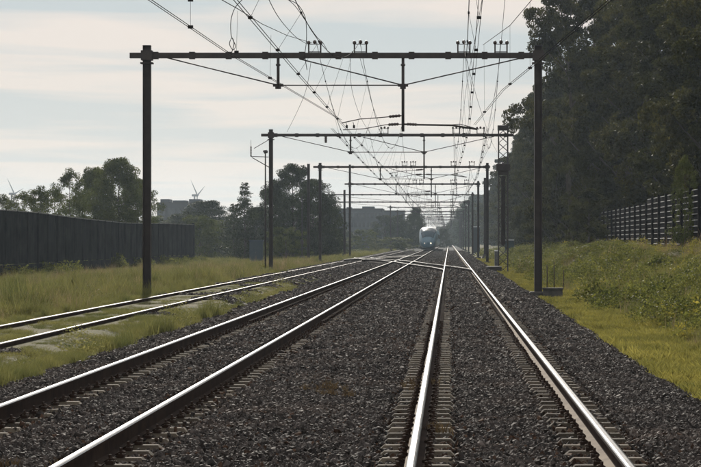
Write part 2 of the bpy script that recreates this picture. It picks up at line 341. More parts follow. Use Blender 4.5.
SLEEP = 0.60
TR = {'right': 0.49, 'left': -3.45, 'side': -8.02}
def on_block(x, y):
    ph = (y / SLEEP) % 1.0; on = np.abs(ph - 0.5) < 0.21
    r = np.zeros(x.shape, bool)
    for c in (TR['right'], TR['left']):
        for s_ in (-1, 1): r |= np.abs(x - (c + s_ * 0.752)) < 0.33
    return on & r
def near_block(x):
    r = np.zeros(x.shape, bool)
    for c in (TR['right'], TR['left']):
        for s_ in (-1, 1): r |= np.abs(x - (c + s_ * 0.752)) < 0.36
    return r
def rail_near(x):
    r = np.zeros(x.shape, bool)
    for c in (TR['right'], TR['left']):
        for s_ in (-1, 1): r |= np.abs(x - (c + s_ * 0.752)) < 0.075
    return r
PX, PY, PS = [], [], []
for (y0, y1, s_, sz) in ((14, 34, 0.034, 0.040), (34, 60, 0.046, 0.052), (60, 100, 0.085, 0.085), (100, 190, 0.16, 0.12), (190, 420, 0.36, 0.17)):
    x, y = jgrid(-10, 3.9, y0, y1, s_)
    k = inview(x, y) & ballast_mask(x, y) & ~rail_near(x)
    x, y = x[k], y[k]
    ob = on_block(x, y); keep = ~ob | (rng.random(len(x)) < np.where(x < -1.5, 0.26, 0.05) * (fnoise(x, y, 0.7, 21) > 0.5))
    nb = near_block(x) & ~ob; keep &= ~nb | (rng.random(len(x)) < 0.8)
    x, y = x[keep], y[keep]
    PX.append(x); PY.append(y); PS.append(rng.lognormal(0, 0.30, len(x)) * sz * 1.0)
x = np.concatenate(PX); y = np.concatenate(PY); s_ = np.clip(np.concatenate(PS), 0.02, 0.17)
nb = near_block(x)
z = height(x, y) + rng.uniform(-0.012, 0.018, len(x)) + 0.02 * (fnoise(x, y, 1.3, 22) - .5) - np.where(nb, 0.004, 0) + np.where(on_block(x, y), 0.03, 0)
# heap between the tracks and outside the blocks a little higher
z += np.where(~nb & (x > -5) & (x < 2.3), 0.028, 0)
print('stones', len(x))
rd = np.min(np.abs(x[:, None] - np.array([c + q_ * .752 for c in (TR['right'], TR['left']) for q_ in (-1, 1)])[None]), 1)
pk = rng.integers(0, 9, len(x)); ru = rng.random(len(x)) < np.clip(1.0 - rd / 0.42, 0, 1) * (0.35 + 0.65 * fnoise(x, y, 0.25, 61)) + 0.05 * (fnoise(x, y, 0.3, 62) > .6); pk = np.where(ru, rng.integers(9, 13, len(x)), pk)
ballast = gn_scatter('ballast', np.stack([x, y, z], -1), rng.uniform(0, 6.28, (len(x), 3)), np.repeat(s_[:, None], 3, 1), pk, stones)

def tuft(name, n, h, spread, wd, m, seed, droop=0.5):
    r = np.random.default_rng(seed); V = []; Fc = []
    for i in range(n):
        a = r.uniform(0, 6.28); b0 = r.uniform(0, spread) ; bx, by = b0 * math.cos(a), b0 * math.sin(a)
        hh = h * r.uniform(0.45, 1.0); ld = r.uniform(0, 6.28); ln = hh * r.uniform(0.1, droop)
        w = wd * r.uniform(0.6, 1.2); px_, py_ = -math.sin(ld + 1.2) * w, math.cos(ld + 1.2) * w
        o = len(V)
        mxp = (bx + math.cos(ld) * ln * .35, by + math.sin(ld) * ln * .35, hh * .6)
        V += [(bx - px_, by - py_, -0.03), (bx + px_, by + py_, -0.03), (mxp[0] + px_ * .8, mxp[1] + py_ * .8, mxp[2]), (mxp[0] - px_ * .8, mxp[1] - py_ * .8, mxp[2]),
              (bx + math.cos(ld) * ln + px_ * .15, by + math.sin(ld) * ln + py_ * .15, hh), (bx + math.cos(ld) * ln - px_ * .15, by + math.sin(ld) * ln - py_ * .15, hh)]
        Fc += [(o, o + 1, o + 2, o + 3), (o + 3, o + 2, o + 4, o + 5)]
    return hidden(name, npmesh(name, np.array(V), np.array(Fc), m))
def leafclump(name, n, r0, h, ls, m, seed):
    r = np.random.default_rng(seed); u = r.normal(size=(n, 3)); u /= np.linalg.norm(u, axis=1)[:, None]; u[:, 2] = np.abs(u[:, 2])
    c = u * (r.uniform(0.45, 1.0, n) ** 0.6)[:, None] * np.array([r0, r0, h])
    return hidden(name, npmesh(name, *leaves(c, ls, r), m))
def leaves(c, ls, r):
    n = len(c); d1 = r.normal(size=(n, 3)); d1 /= np.linalg.norm(d1, axis=1)[:, None]
    d2 = np.cross(d1, r.normal(size=(n, 3))); d2 /= np.linalg.norm(d2, axis=1)[:, None]
    s = ls * r.uniform(0.6, 1.3, n)[:, None]
    V = np.stack([c - d1 * s * .6, c + d2 * s * .32, c + d1 * s * .6, c - d2 * s * .32], 1).reshape(-1, 3)
    return V, np.arange(4 * n).reshape(-1, 4)

tallg = [tuft('grass_tuft', 60, 0.46, 0.24, 0.0048, M['grassL'], 10 + i) for i in range(4)]
shortg = [tuft('moss_tuft', 34, 0.10, 0.13, 0.007, M['grassY'], 20 + i, 0.9) for i in range(3)]
bushc = [leafclump('bramble_clump', 240, 0.40, 0.40, 0.06, M['bush'], 30 + i) for i in range(4)]
weedc = [leafclump('weed_clump', 170, 0.30, 0.60, 0.045, M['grassL'], 40 + i) for i in range(3)]
def scatter_ground(name, spec, protos, cond, hs, base=0.28):
    A = []
    for (x0, x1, y0, y1, s) in spec:
        x, y = jgrid(x0, x1, y0, y1, s); k = inview(x, y, 2.5) & cond(x, y); x, y = x[k], y[k]
        A.append(np.stack([x, y, hs(x, y) * rng.lognormal(0, 0.25, len(x)), np.full(len(x), max(1.0, s / base))], -1))
    A = np.concatenate(A); n = len(A); z = height(A[:, 0], A[:, 1])
    rot = np.zeros((n, 3)); rot[:, 2] = rng.uniform(0, 6.28, n); rot[:, :2] = rng.normal(0, 0.1, (n, 2))
    scl = np.stack([A[:, 3] ** .8 * np.clip(A[:, 2], .6, 2), A[:, 3] ** .8 * np.clip(A[:, 2], .6, 2), A[:, 2]], -1)
    print(name, n)
    return gn_scatter(name, np.stack([A[:, 0], A[:, 1], z], -1), rot, scl, rng.integers(0, len(protos), n), protos)
nobal = lambda x, y: ~ballast_mask(x, y)
def lgcond(x, y):
    strip = (x > -6.9) & (x < -5.5)
    siding = (x < -6.9) & (x > -9.3)
    rails = (np.abs(x + 7.22) < 0.20) | (np.abs(x + 8.74) < 0.16)
    return nobal(x, y) & ~rails & (~siding | (rng.random(len(x)) < 0.75)) & (fnoise(x, y, 0.6, 31) > 0.24) & ((y < 135) | ~strip & ~siding)
def lgh(x, y):
    strip = np.where((x > -9.3), np.where((x > -7.0), 0.46 - 0.32 * sm(0, .7, -6.0 - x), 0.15), 1.0 - 0.5 * sm(0, 1.2, x + 10.6))
    return strip * (0.35 + 0.55 * fnoise(x, y, 0.25, 32) ** 1.5 + 0.75 * sm(.55, .85, fnoise(x, y, 0.9, 40))) * (1 - 0.35 * sm(90, 160, y)) * np.where((x > -9.3) & (y > 60), .62, 1)
scatter_ground('long_grass', [(-16, -5.4, 26, 60, 0.17), (-30, -5.4, 60, 110, 0.26), (-30, -5.4, 110, 190, 0.42), (-60, -10.2, 190, 330, 0.8), (-60, -10.5, 330, 600, 1.6)], tallg, lgcond, lgh)
scatter_ground('mossy_grass', [(2.9, 6.2, 24, 75, 0.11), (2.9, 6.5, 75, 150, 0.20), (2.9, 9, 150, 260, 0.4)], shortg, lambda x, y: nobal(x, y) & (fnoise(x, y, 0.8, 33) > 0.18), lambda x, y: 0.9 + 0.8 * fnoise(x, y, .5, 34))
def bcond(x, y): return nobal(x, y) & (x > 4.3 + 1.3 * fnoise(0 * x, y, 0.16, 35)) & (fnoise(x, y, 0.45, 36) > 0.30)
scatter_ground('bramble_undergrowth', [(4.0, 13.5, 40, 110, 0.42), (4.0, 13.5, 110, 240, 0.6), (4.5, 13, 240, 420, 1.3)], bushc, bcond, lambda x, y: (0.25 + 1.1 * fnoise(x, y, 0.35, 37) ** 1.5) * (1 - 0.55 * sm(8.3, 10, x)), 0.4)
scatter_ground('bank_grass', [(4.6, 13.5, 34, 110, 0.26), (4.6, 13.5, 110, 220, 0.42)], tallg, lambda x, y: nobal(x, y) & (x > 4.6) & (fnoise(x, y, 0.5, 38) > 0.35), lambda x, y: (0.35 + 0.5 * fnoise(x, y, 0.4, 39)) * (1 - 0.4 * sm(8.3, 10, x)))
scatter_ground('field_weeds', [(-27, -9.6, 40, 110, 0.7), (-28, -9.6, 110, 280, 1.1), (-6.9, -5.7, 28, 110, .5)], weedc, lambda x, y: nobal(x, y) & ((x < -9.7) | (x > -6.2)) & (fnoise(x, y, 0.4, 41) > 0.55), lambda x, y: 0.25 + 0.6 * fnoise(x, y, 0.6, 42), 0.9)
bigb = [leafclump('bramble_bush', 900, 0.85, 0.80, 0.062, M['bush'], 50 + i) for i in range(3)]
scatter_ground('bramble_bushes', [(5.2, 9.6, 40, 130, 1.5), (5.6, 10.2, 130, 260, 2.2)], bigb, lambda x, y: nobal(x, y) & (fnoise(x, y, 0.3, 51) > 0.42), lambda x, y: (0.35 + 0.75 * fnoise(x, y, 0.5, 52)) * (1 - .5 * sm(8, 9.8, x)), 1.5)
M['straw'] = foliage_mat('dry_straw', (0.20, 0.15, 0.08), (0.34, 0.26, 0.15), trans=0.3, scale=1.0)
M['flower'] = foliage_mat('yellow_weed', (0.10, 0.13, 0.03), (0.42, 0.34, 0.06), trans=0.4, scale=3.0)
strw = [tuft('straw_tuft', 16, 0.62, 0.20, 0.004, M['straw'], 70 + i, .35) for i in range(3)]
scatter_ground('dry_stalks', [(-16, -9.6, 36, 70, 0.45), (-28, -9.8, 70, 200, 0.8), (4.8, 12, 40, 160, .8)], strw, lambda x, y: nobal(x, y) & (fnoise(x, y, 0.35, 71) > 0.5), lambda x, y: 0.5 + 0.7 * fnoise(x, y, 0.8, 72), 0.8)
flw = [leafclump('yellow_weed_clump', 130, 0.28, 0.45, 0.05, M['flower'], 80 + i) for i in range(2)]
scatter_ground('yellow_weeds', [(4.9, 11.5, 36, 150, 0.9), (5.2, 11, 150, 300, 1.6)], flw, lambda x, y: nobal(x, y) & (fnoise(x, y, 0.4, 73) > 0.58), lambda x, y: 0.4 + 0.8 * fnoise(x, y, 0.8, 74), 0.9)
scatter_ground('wall_foot_weeds', [(-27.6, -26.4, 100, 262, 0.75)], bushc, lambda x, y: fnoise(x, y, 0.15, 81) > 0.42, lambda x, y: 0.8 + 2.6 * fnoise(x, y, 0.5, 82) ** 2, 0.75)
# a few weeds growing through the stones between the tracks
wd = [tuft('weed_tuft', 26, 0.14, 0.10, 0.006, M['weed'], 60 + i, 1.0) for i in range(2)]
wp = [P(331, 372, 26.5), P(325, 366, 27.6), P(40, 455, 18), P(420, 372, 28.2), P(435, 415, 21.5), P(336, 368, 27.2)]
pts = []
for p_ in wp:
    for k in range(5): pts.append((p_.x + rng.normal(0, .13), p_.y + rng.normal(0, .35), -0.19))
pts = np.array(pts); rt = np.zeros((len(pts), 3)); rt[:, 2] = rng.uniform(0, 6.28, len(pts))
gn_scatter('ballast_weeds', pts, rt, np.repeat(rng.uniform(.5, 1, (len(pts), 1)), 3, 1), rng.integers(0, 2, len(pts)), wd)

# ------------------------------------------------------------------ tracks
def rail_profile(w=0.070):
    h = w / 2
    prof = [(-0.075, -0.172), (0.075, -0.172), (0.075, -0.160), (0.010, -0.142), (0.010, -0.045), (h, -0.036), (h, -0.014), (h - 0.008, -0.006), (0.015, -0.001), (-0.015, -0.001), (-(h - 0.008), -0.006), (-h, -0.014), (-h, -0.036), (-0.010, -0.045), (-0.010, -0.142), (-0.075, -0.160)]
    #     edges: i -> i+1
    mats = [1, 1, 1, 1, 1, 1, 0, 0, 0, 0, 0, 1, 1, 1, 2, 2]  # left foot beige, right foot dark: sun and shade painted by material
    return prof, mats
RAILM = [M['railtop'], M['rust'], M['railfoot']]
RAILM2 = [M['railtop2'], M['rust'], M['rust']]
def rail_mesh(y0, y1, mats_):
    pf, mt = rail_profile(); return MB().extr(pf, y0, y1, mt).mesh('rail', mats_)
rm1 = rail_mesh(-4, 1500, RAILM); rm2 = rail_mesh(-4, 1500, RAILM2)
def sleeper_mb(y=0.0, mb=None):
    mb = mb or MB()
    for s in (-1, 1): mb.box((s * 0.752, y, -0.172 - 0.09), (0.64, 0.20, 0.18), bev=0.05)
    mb.box((0, y, -0.27), (1.0, 0.05, 0.05), 1)
    return mb
sl_me = sleeper_mb().mesh('sleeper', [M['concrete'], M['rust']])
def clip_mesh(s):
    mb = MB(); mb.box((s * 0.105, 0, -0.155), (0.06, 0.11, 0.03), bev=0.008)
    mb.tube([(s * 0.07, -.04, -.150), (s * 0.10, -.055, -.125), (s * 0.135, -.02, -.130), (s * 0.135, .02, -.130), (s * 0.10, .055, -.125), (s * 0.07, .04, -.150)], 0.009, 4)
    mb.tube([(s * 0.105, 0, -.15), (s * 0.105, 0, -.095)], 0.013, 5); return mb.mesh('rail_clip', M['rust'])
clipL, clipR = clip_mesh(-1), clip_mesh(1)
def main_track(cx, label, n_part, rm):
    t = thing('railway_track', label, 'railway track', (cx, 0, 0), 'ballasted running tracks')
    for s in (-1, 1): put('rail', rm, t, (s * 0.752, 0, 0))
    k0 = 22
    for k in range(k0, k0 + n_part):
        y = (k + .5) * SLEEP
        o = put('sleeper', sl_me, t, (random.uniform(-.012, .012), y, random.uniform(-.004, .001)), random.uniform(-.008, .008))
        if k < k0 + 60:
            for s in (-1, 1):
                put('rail_clip', clipL, o, (s * 0.752, 0, 0)); put('rail_clip', clipR, o, (s * 0.752, 0, 0))
    mb = MB()
    for k in range(k0 + n_part, 900): sleeper_mb((k + .5) * SLEEP, mb)
    o = mb.build('distant_sleepers', [M['concrete'], M['rust']], t); o['kind'] = 'stuff'
    mb = MB()
    for k in range(k0 + 60, k0 + 240):
        for s in (-1, 1):
            for q_ in (-1, 1): mb.box((s * 0.752 + q_ * .105, (k + .5) * SLEEP, -0.14), (0.07, 0.12, 0.06))
    o = mb.build('distant_rail_clips', M['rust'], t); o['kind'] = 'stuff'
    return t
main_track(TR['right'], 'straight track on concrete sleepers on the right, its right rail beside the mossy strip', 170, rm1)
main_track(TR['left'], 'ballasted track with bright rails left of the middle, the approaching train standing far on it', 170, rm1)
sid = thing('railway_track', 'overgrown siding track with grass between its rails, farthest left of the tracks', 'railway track', (TR['side'], 0, -0.12), 'siding')
for s in (-1, 1): put('rail', rm2, sid, (s * 0.752, 0, 0))
wm = MB().box((0, 0, -0.172 - 0.07), (2.5, 0.24, 0.14), bev=0.015).mesh('sleeper', M['wood'])
for k in range(50, 300): put('sleeper', wm, sid, (random.uniform(-.04, .04), k * 0.62, random.uniform(-.02, 0)), random.uniform(-.02, .02))
mb = MB()
for k in range(300, 700): mb.box((0, k * .62, -0.242), (2.5, 0.24, 0.14))
o = mb.build('distant_sleepers', M['wood'], sid); o['kind'] = 'stuff'

def poly_rail(name, pts, parent, w=0.07):
    mb = MB(); 
    for dz, wd_, hh, mi in ((-0.025, w, 0.05, 0), (-0.10, 0.02, 0.10, 1), (-0.163, 0.14, 0.018, 1)):
        vs = []; fs = []
        for i, p in enumerate(pts):
            a = Vector(pts[max(i - 1, 0)]); b_ = Vector(pts[min(i + 1, len(pts) - 1)]); t_ = (b_ - a); t_.z = 0; t_.normalize(); n_ = Vector((t_.y, -t_.x, 0))
            p = Vector(p)
            for sx, sz in ((-1, -1), (1, -1), (1, 1), (-1, 1)): vs.append(p + n_ * sx * wd_ / 2 + Vector((0, 0, dz + sz * hh / 2 + 0.004)))
        for i in range(len(pts) - 1):
            for k in range(4): fs.append((i * 4 + k, i * 4 + (k + 1) % 4, (i + 1) * 4 + (k + 1) % 4, (i + 1) * 4 + k))
        fs += [(3, 2, 1, 0), tuple((len(pts) - 1) * 4 + k for k in range(4))]
        mb.add(vs, fs, mi)
    return mb.build(name, [M['railtop'], M['rust']], parent)
def crossover(x0, y0, x1, y1, label):
    t = thing('crossover_track', label, 'railway switch', (0, 0, 0), 'crossovers beyond the second gantry')
    cen = []
    for i in range(25):
        u = i / 24; e = u * u * (3 - 2 * u) * 0.55 + u * 0.45; cen.append((x0 + (x1 - x0) * e, y0 + (y1 - y0) * u))
    for s in (-1, 1): poly_rail('rail', [(cx + s * 0.755, cy, 0) for cx, cy in cen], t)
    mb = MB()
    for k in range(2, int((y1 - y0) / 0.62)):
        u = k * 0.62 / (y1 - y0); e = u * u * (3 - 2 * u) * 0.55 + u * 0.45
        mb.box((x0 + (x1 - x0) * e, y0 + k * 0.62, -0.20 - 0.065), (2.6, 0.24, 0.14))
    o = mb.build('switch_timbers', M['wood'], t); o['kind'] = 'stuff'
crossover(-3.45, 178, -8.02, 222, 'short crossover rails linking the left track with the siding beyond the second gantry')
crossover(0.49, 128, -3.45, 184, 'crossover rails joining the right track to the left track in front of the train')
crossover(-8.02, 200, -3.45, 262, 'farthest crossover rails leading from the siding towards the train')

# ------------------------------------------------------------------ portals (catenary gantries)
ZP = [20.8 + 63.2 * k for k in range(0, 15)]         # gantry planes; the first is behind the top of the frame
BEAMZ = 8.02
def insulator_mb(a, b_, r=0.055, mi=0):
    a, b_ = Vector(a), Vector(b_); mb = MB(); n = 9; pts = []; rs = []
    for i in range(n): pts.append(a.lerp(b_, i / (n - 1))); rs.append(r * (0.62 if i % 2 == 0 else 1.0))
    rs[0] = r * .35; rs[-1] = r * .35
    return mb.tube(pts, rs, 8, mi)
def bracket(par, x, Z, z0, w=0.42, h=0.34):
    mb = MB()
    for s in (-1, 1): mb.box((x + s * w / 2, Z, z0 + h / 2), (0.05, 0.05, h))
    mb.box((x, Z, z0 + 0.035), (w + .05, 0.055, 0.03)); mb.box((x, Z, z0 + h - .03), (w, 0.04, 0.022))
    br = mb.build('wire_bracket', M['steel'], par)
    for k in (-1, 0, 1):
        zz = z0 + h + (0.045 if k == 0 else 0.02)
        xk = x + k * w / 2; MB().tube([(xk, Z, zz - .07), (xk, Z, zz - .045), (xk, Z, zz), (xk, Z, zz + .045), (xk, Z, zz + .07)], [.02, .055, .07, .05, .012], 10).build('insulator', M['ceramic'], br)
    return br
def bolted_beam(par, xa, xb, Z, r=0.085):
    mb = MB(); mb.box(((xa + xb) / 2, Z, BEAMZ), (xb - xa, 0.16, 2 * r))
    x = xa + 0.9
    while x < xb - 0.3:
        mb.box((x, Z, BEAMZ), (0.20, 0.20, 2 * r + 0.06)); x += 1.28
    return mb.build('beam', M['steel'], par)
ORD = ['nearest', 'second', 'third', 'fourth', 'fifth', 'sixth', 'seventh', 'eighth', 'ninth', 'tenth', 'eleventh', 'twelfth', 'thirteenth', 'fourteenth']
def portal(i, Z, xl, xr, posts, brk, lattice=False, arms=True):
    det = i <= 3
    lab = {1: 'nearest dark steel gantry spanning all tracks, its left mast in the grass beyond the siding',
           2: 'second steel gantry, carried on its right by a lattice mast with a box collar'}.get(i, '%s dark steel gantry over the tracks counted from the nearest' % ORD[i - 1])
    g_ = thing('catenary_gantry', lab, 'gantry', (0, 0, 0), 'gantries carrying the overhead line')
    w = 0.27 if i == 1 else 0.24
    for s, x in ((-1, xl), (1, xr)):
        zb = float(height(x, Z)) - 0.3; top = BEAMZ + (2.2 if (i == 4 and s == -1) else 0.34)
        if lattice and s == 1:
            mb = MB(); W_ = 0.56
            for sx in (-1, 1):
                for sy in (-1, 1): mb.box((x + sx * W_ / 2, Z + sy * .2, (zb + top + .25) / 2), (0.075, 0.075, top + .25 - zb))
            zz = zb + .3; k = 0
            while zz < top - .3:
                for sy in (-1, 1):
                    mb.tube([(x - W_ / 2, Z + sy * .2, zz), (x + W_ / 2, Z + sy * .2, zz + .5)], 0.022, 4); mb.tube([(x + W_ / 2, Z + sy * .2, zz), (x - W_ / 2, Z + sy * .2, zz + .5)], 0.022, 4)
                zz += .5
            mb.box((x, Z, top + .1), (W_ + .12, 0.5, 0.3)); m_ = mb.build('lattice_mast', M['steel'], g_)
            MB().box((x, Z, 6.05), (0.86, 0.7, 0.46), bev=.06).box((x, Z, 5.7), (0.62, 0.55, 0.24)).build('collar_box', M['steel'], m_)
            MB().box((x, Z, 3.4), (0.26, 0.3, 4.2)).build('counterweight_stack', M['steel'], m_)
        else:
            # H-section mast: two flanges and a web
            mb = MB(); H = top - zb; zc_ = (top + zb) / 2
            mb.box((x - w / 2 + .01, Z, zc_), (0.02, w, H)); mb.box((x + w / 2 - .01, Z, zc_), (0.02, w, H)); mb.box((x, Z, zc_), (w - .041, 0.014, H))
            mb.box((x, Z, top + .006), (w + .01, w + .01, 0.012))
            m_ = mb.build('mast', M['steel'], g_)
            cl_ = MB().box((x, Z, BEAMZ), (w + .12, w + .12, 0.34)).box((x, Z, BEAMZ - .27), (w + .16, w + .10, 0.05)); cl_.build('beam_clamp', M['steel'], m_)
            MB().box((x, Z, zb + .25), (0.62, 0.62, 0.5), bev=.04).build('foundation_block', M['foundation'], m_)
    bolted_beam(g_, xl - 0.6, xr + (0.65 if lattice else 0.25), Z, 0.095 if i == 1 else 0.085)
    tr = 0.022
    low = 6.98
    for (xa, za, xb, zb_) in ((xl + .7, BEAMZ - .08, posts[0], low), (posts[0], low, posts[1], low), (posts[0] + .75, BEAMZ - .12, posts[1], low), (posts[1], low, xr - .55, BEAMZ - .08)):
        MB().tube([(xa, Z, za), (xb, Z, zb_)], tr, 6).build('tie_rod', M['steel'], g_)
    for k, x in enumerate(posts):
        zl = low - 0.12 if k == 0 else 5.36
        mb = MB().tube([(x, Z, BEAMZ), (x, Z, zl)], 0.055 if i == 1 else .05, 8)
        mb.tube([(x, Z, BEAMZ - .3), (x, Z, BEAMZ - .36)], 0.085, 8)
        p_ = mb.build('drop_post', M['steel'], g_)
        MB().box((x, Z, low), (0.36, 0.1, 0.1)).box((x, Z, low - .08), (0.2, 0.09, 0.1)).build('rod_clamp', M['steel'], p_)
    for x in brk: bracket(g_, x, Z, BEAMZ + .09)
    # registration arms from the middle post
    if arms:
        x = posts[1]
        def arm(pts, r, ins):
            a = MB().tube(pts, r, 6).build('registration_arm', M['steel'], g_)
            if ins: insulator_mb(*ins, r=0.06).build('insulator', M['ceramic'], a)
            return a
        arm([(x, Z, 5.92), (x - .8, Z, 5.85), (x - 1.5, Z, 5.80), (x - 2.15, Z, 5.66)], 0.018, ((x - .08, Z, 5.915), (x - .50, Z, 5.88)))
        for dx_ in (-2.0, -1.75): 
            MB().tube([(x + dx_, Z, 5.7), (x + dx_ + .03, Z, 5.57)], 0.01, 5).tube([(x + dx_, Z - .05, 5.53), (x + dx_ + .07, Z - .05, 5.53)], 0.06, 8).build('wire_clamp', M['wire'], g_)
        arm([(x, Z, 5.62), (x - .6, Z, 5.60), (x - 1.35, Z, 5.46), (x - 2.1, Z, 5.42)], 0.016, ((x - .14, Z, 5.62), (x - .52, Z, 5.60)))
        arm([(x, Z, 5.62), (x + .5, Z, 5.60), (x + 1.7, Z, 5.58), (x + 2.6, Z, 5.44)], 0.034 if i == 1 else 0.025, ((x + .12, Z, 5.62), (x + .50, Z, 5.60)))
        arm([(x + 1.3, Z, 5.57), (x + 2.0, Z, 5.62), (x + 2.65, Z, 5.44)], 0.014, None)
    return g_
portal(1, ZP[1], -10.57, 3.12, (-5.98, -1.61), (-4.70, -3.10, 0.52, 1.82))
portal(2, ZP[2], -10.92, 3.32, (-6.04, -1.53), (-3.95, 0.45, 1.08, 1.93), lattice=True)
for k in range(3, 15):
    portal(k, ZP[k], {5: -17.6, 6: -19.0}.get(k, -11.3), 3.45 - 0.03 * k, (-6.02, -1.55), (-3.9, -3.15, 0.40, 2.0) if k < 5 else (-3.15, 0.45))

# bracket with outrigger insulator on the second gantry's left mast and single masts
def lone_mast(px, ptop, Z, label, w=0.26, flare=True):
    x = (px - VX) * Z / F; top = CAMH + (VY - ptop) * Z / F; zb = float(height(x, Z)) - .2
    t_ = thing('catenary_mast', label, 'mast', (x, Z, zb), 'free standing masts beside the line')
    H = top - zb
    MB().box((-w / 2 + .01, 0, H / 2), (0.02, w, H)).box((w / 2 - .01, 0, H / 2), (0.02, w, H)).box((0, 0, H / 2), (w - .041, 0.014, H)).box((0, 0, H + .006), (w + .01, w + .01, .012)).build('mast', M['steel'], t_)
    MB().box((0, 0, .35), (0.85, 0.8, 0.7), taper=0.5).build('foundation_block', M['foundation'], t_)
    MB().box((0, -.16, 2.2), (0.34, 0.16, 0.5)).build('switch_box', M['steel'], t_)
    return t_
lone_mast(308.5, 164, 228, 'plain dark mast in front of the large dark tree, left of the gantry mast')
lone_mast(344.5, 190, 300, 'short plain mast in front of the grey block, left of the centre')
lone_mast(484.9, 178, 276, 'mast standing just right of the fourth gantry against the trees')
t_ = lone_mast(302, 196, 262, 'thin low pole left of the two masts before the dark tree', w=0.09)
x2 = -10.92; Z2 = ZP[2]
br = thing('outrigger_bracket', 'outrigger bracket with an upright insulator on the left mast of the second gantry', 'bracket', (0, 0, 0))
q = lambda a, b_: P(a, b_, Z2 - .16)
MB().tube([q(268.5, 140), q(254, 148.5)], .02, 5).tube([q(268.5, 157), q(251, 156.5)], .022, 5).tube([q(252, 157.5), q(269.5, 167.5)], .028, 5).build('stay', M['steel'], br)
insulator_mb(q(251, 157), q(251, 146), .05).build('insulator', M['ceramic'], br); MB().tube([q(251, 146), q(251, 140)], .01, 5).build('spike', M['steel'], br)
lp = thing('lamp_post', 'thin lamp post with a round head beside the second gantry left mast', 'lamp post', (0, 0, 0))
Zl = 150.0; a = P(265.4, 153, Zl); gz = float(height(a.x, Zl))
MB().tube([(a.x, Zl, gz - .2), (a.x, Zl, a.z)], [.06, .04], 7).build('pole', M['steel'], lp)
MB().tube([(a.x - .05, Zl, a.z - .06), (a.x, Zl, a.z + .03), (a.x, Zl, a.z + .14), (a.x, Zl, a.z + .2)], [.06, .16, .16, .06], 8).build('lamp_head', M['galv'], lp)
# hanging weight insulator on beam 2
hw = thing('hanging_insulator', 'stubby insulator hanging under the second gantry beam left of the middle', 'insulator', (0, 0, 0))
insulator_mb(P(325.8, 136, Z2), P(325.8, 143, Z2), .1).build('insulator_body', M['ceramic'], hw)

# ------------------------------------------------------------------ overhead wires
def wire_r(y): return 0.0085 if y < 150 else (0.010 if y < 400 else 0.014)
def catenary(cx, label, off, ztop=8.52, zlow=6.15, k0=0, k1=12, mx=0.0):
    t_ = thing('overhead_line', label, 'overhead wires', (0, 0, 0), 'overhead wires above the tracks')
    c1 = MB(); c2 = MB(); ms = MB(); ndrop = 0; far = MB()
    for k in range(k0, k1):
        ya, yb = ZP[k], ZP[k + 1]; sa = off[k % 2]; sb = off[(k + 1) % 2]; xm0 = cx + mx + sa; xm1 = cx + mx + sb
        n = 16 if k < 3 else 8
        f = lambda u: Vector((xm0 + (xm1 - xm0) * u, ya + (yb - ya) * u, zlow + (ztop - zlow) * (2 * u - 1) ** 2))
        g2 = lambda u, d: Vector((cx + sa + (sb - sa) * u + d, ya + (yb - ya) * u, 5.47 - 0.05 * 4 * u * (1 - u)))
        r_ = wire_r(ya)
        ms.tube([f(i / n) for i in range(n + 1)], r_ * 1.1, 5, cap=False)
        c1.tube([g2(i / 4, -.03) for i in range(5)], r_ * .8, 4, cap=False); c2.tube([g2(i / 4, .03) for i in range(5)], r_ * .8, 4, cap=False)
        for j in range(1, 9):
            u = j / 9; a = f(u); b_ = g2(u, 0)
            if k < 5:
                d = MB().tube([a, b_], 0.0042 if k < 2 else .006, 3).box(b_, (.08, .06, .05)).box(a, (.04, .06, .05)); d.build('dropper_wire', M['wire'], t_)
            else: far.tube([a, b_], .008, 3)
    ms.build('messenger_wire', M['wire'], t_); c1.build('contact_wire', M['wire'], t_); c2.build('contact_wire', M['wire'], t_)
    if far.v: o = far.build('distant_droppers', M['wire'], t_); o['kind'] = 'stuff'
    return t_
catenary(TR['left'], 'overhead line running above the left track towards the train', (0.05, -0.15), mx=.48)
catenary(TR['right'], 'overhead line hanging almost straight above the right track', (-0.05, 0.2), mx=-.15)
catenary(-4.3, 'second wire set beside the left track line, starting beyond the nearest gantry', (-.1, .2), k0=1, k1=6, mx=-.55)
catenary(1.55, 'outer wire set right of the right track line beyond the nearest gantry', (.2, -.2), k0=1, k1=4, mx=.45)
def free_line(label, contact, mess, drops, pair=True, grp='crossing wires near the camera'):
    t_ = thing('overhead_line', label, 'overhead wires', (0, 0, 0), grp)
    for d in ((-.03, .03) if pair else (0,)):
        MB().tube([Vector(p) + Vector((d, 0, 0)) for p in contact], .0075, 5).build('contact_wire', M['wire'], t_)
    if mess: MB().tube(mess, .010, 5).build('messenger_wire', M['wire'], t_)
    for a, b_ in drops: MB().tube([a, b_], .0042, 3).box(b_, (.10, .06, .06)).build('dropper_wire', M['wire'], t_)
    return t_
def lerp(a, b_, u): return Vector(a).lerp(Vector(b_), u)
# left: wire pair from the nearest gantry's arm out over the siding towards the camera
A0 = P(341, 120, 84); A1 = P(229, 53.5, 54.5); A2 = P(150, 0, 42); A3 = A2 + (A2 - A1) * 1.6
M0 = P(312, 43, 84); M1 = P(238, 9, 56); M2 = P(222, 0, 50); M3 = M2 + (M2 - M1) * 2.0 + Vector((0, 0, 1.2))
free_line('paired wires slanting from the top left over the siding to the nearest gantry arm', [A0, lerp(A0, A1, .5), A1, A2, A3],
          [M0, P(287, 35.5, 74), P(262, 24, 64), M1, M2, M3],
          [(P(190.5, 0, 47), P(190.5, 27, 47)), (P(190.5, 0, 47) + Vector((0, 0, .9)), P(190.5, 0, 47)), (P(237.5, 11, 56), P(236.5, 52, 56)), (P(271, 35, 66), P(270, 78, 66))])
B0 = P(474.5, 125, 84); B1 = P(503, 90, 68.5); B2 = P(530, 68, 57); B3 = P(610, 0, 41)
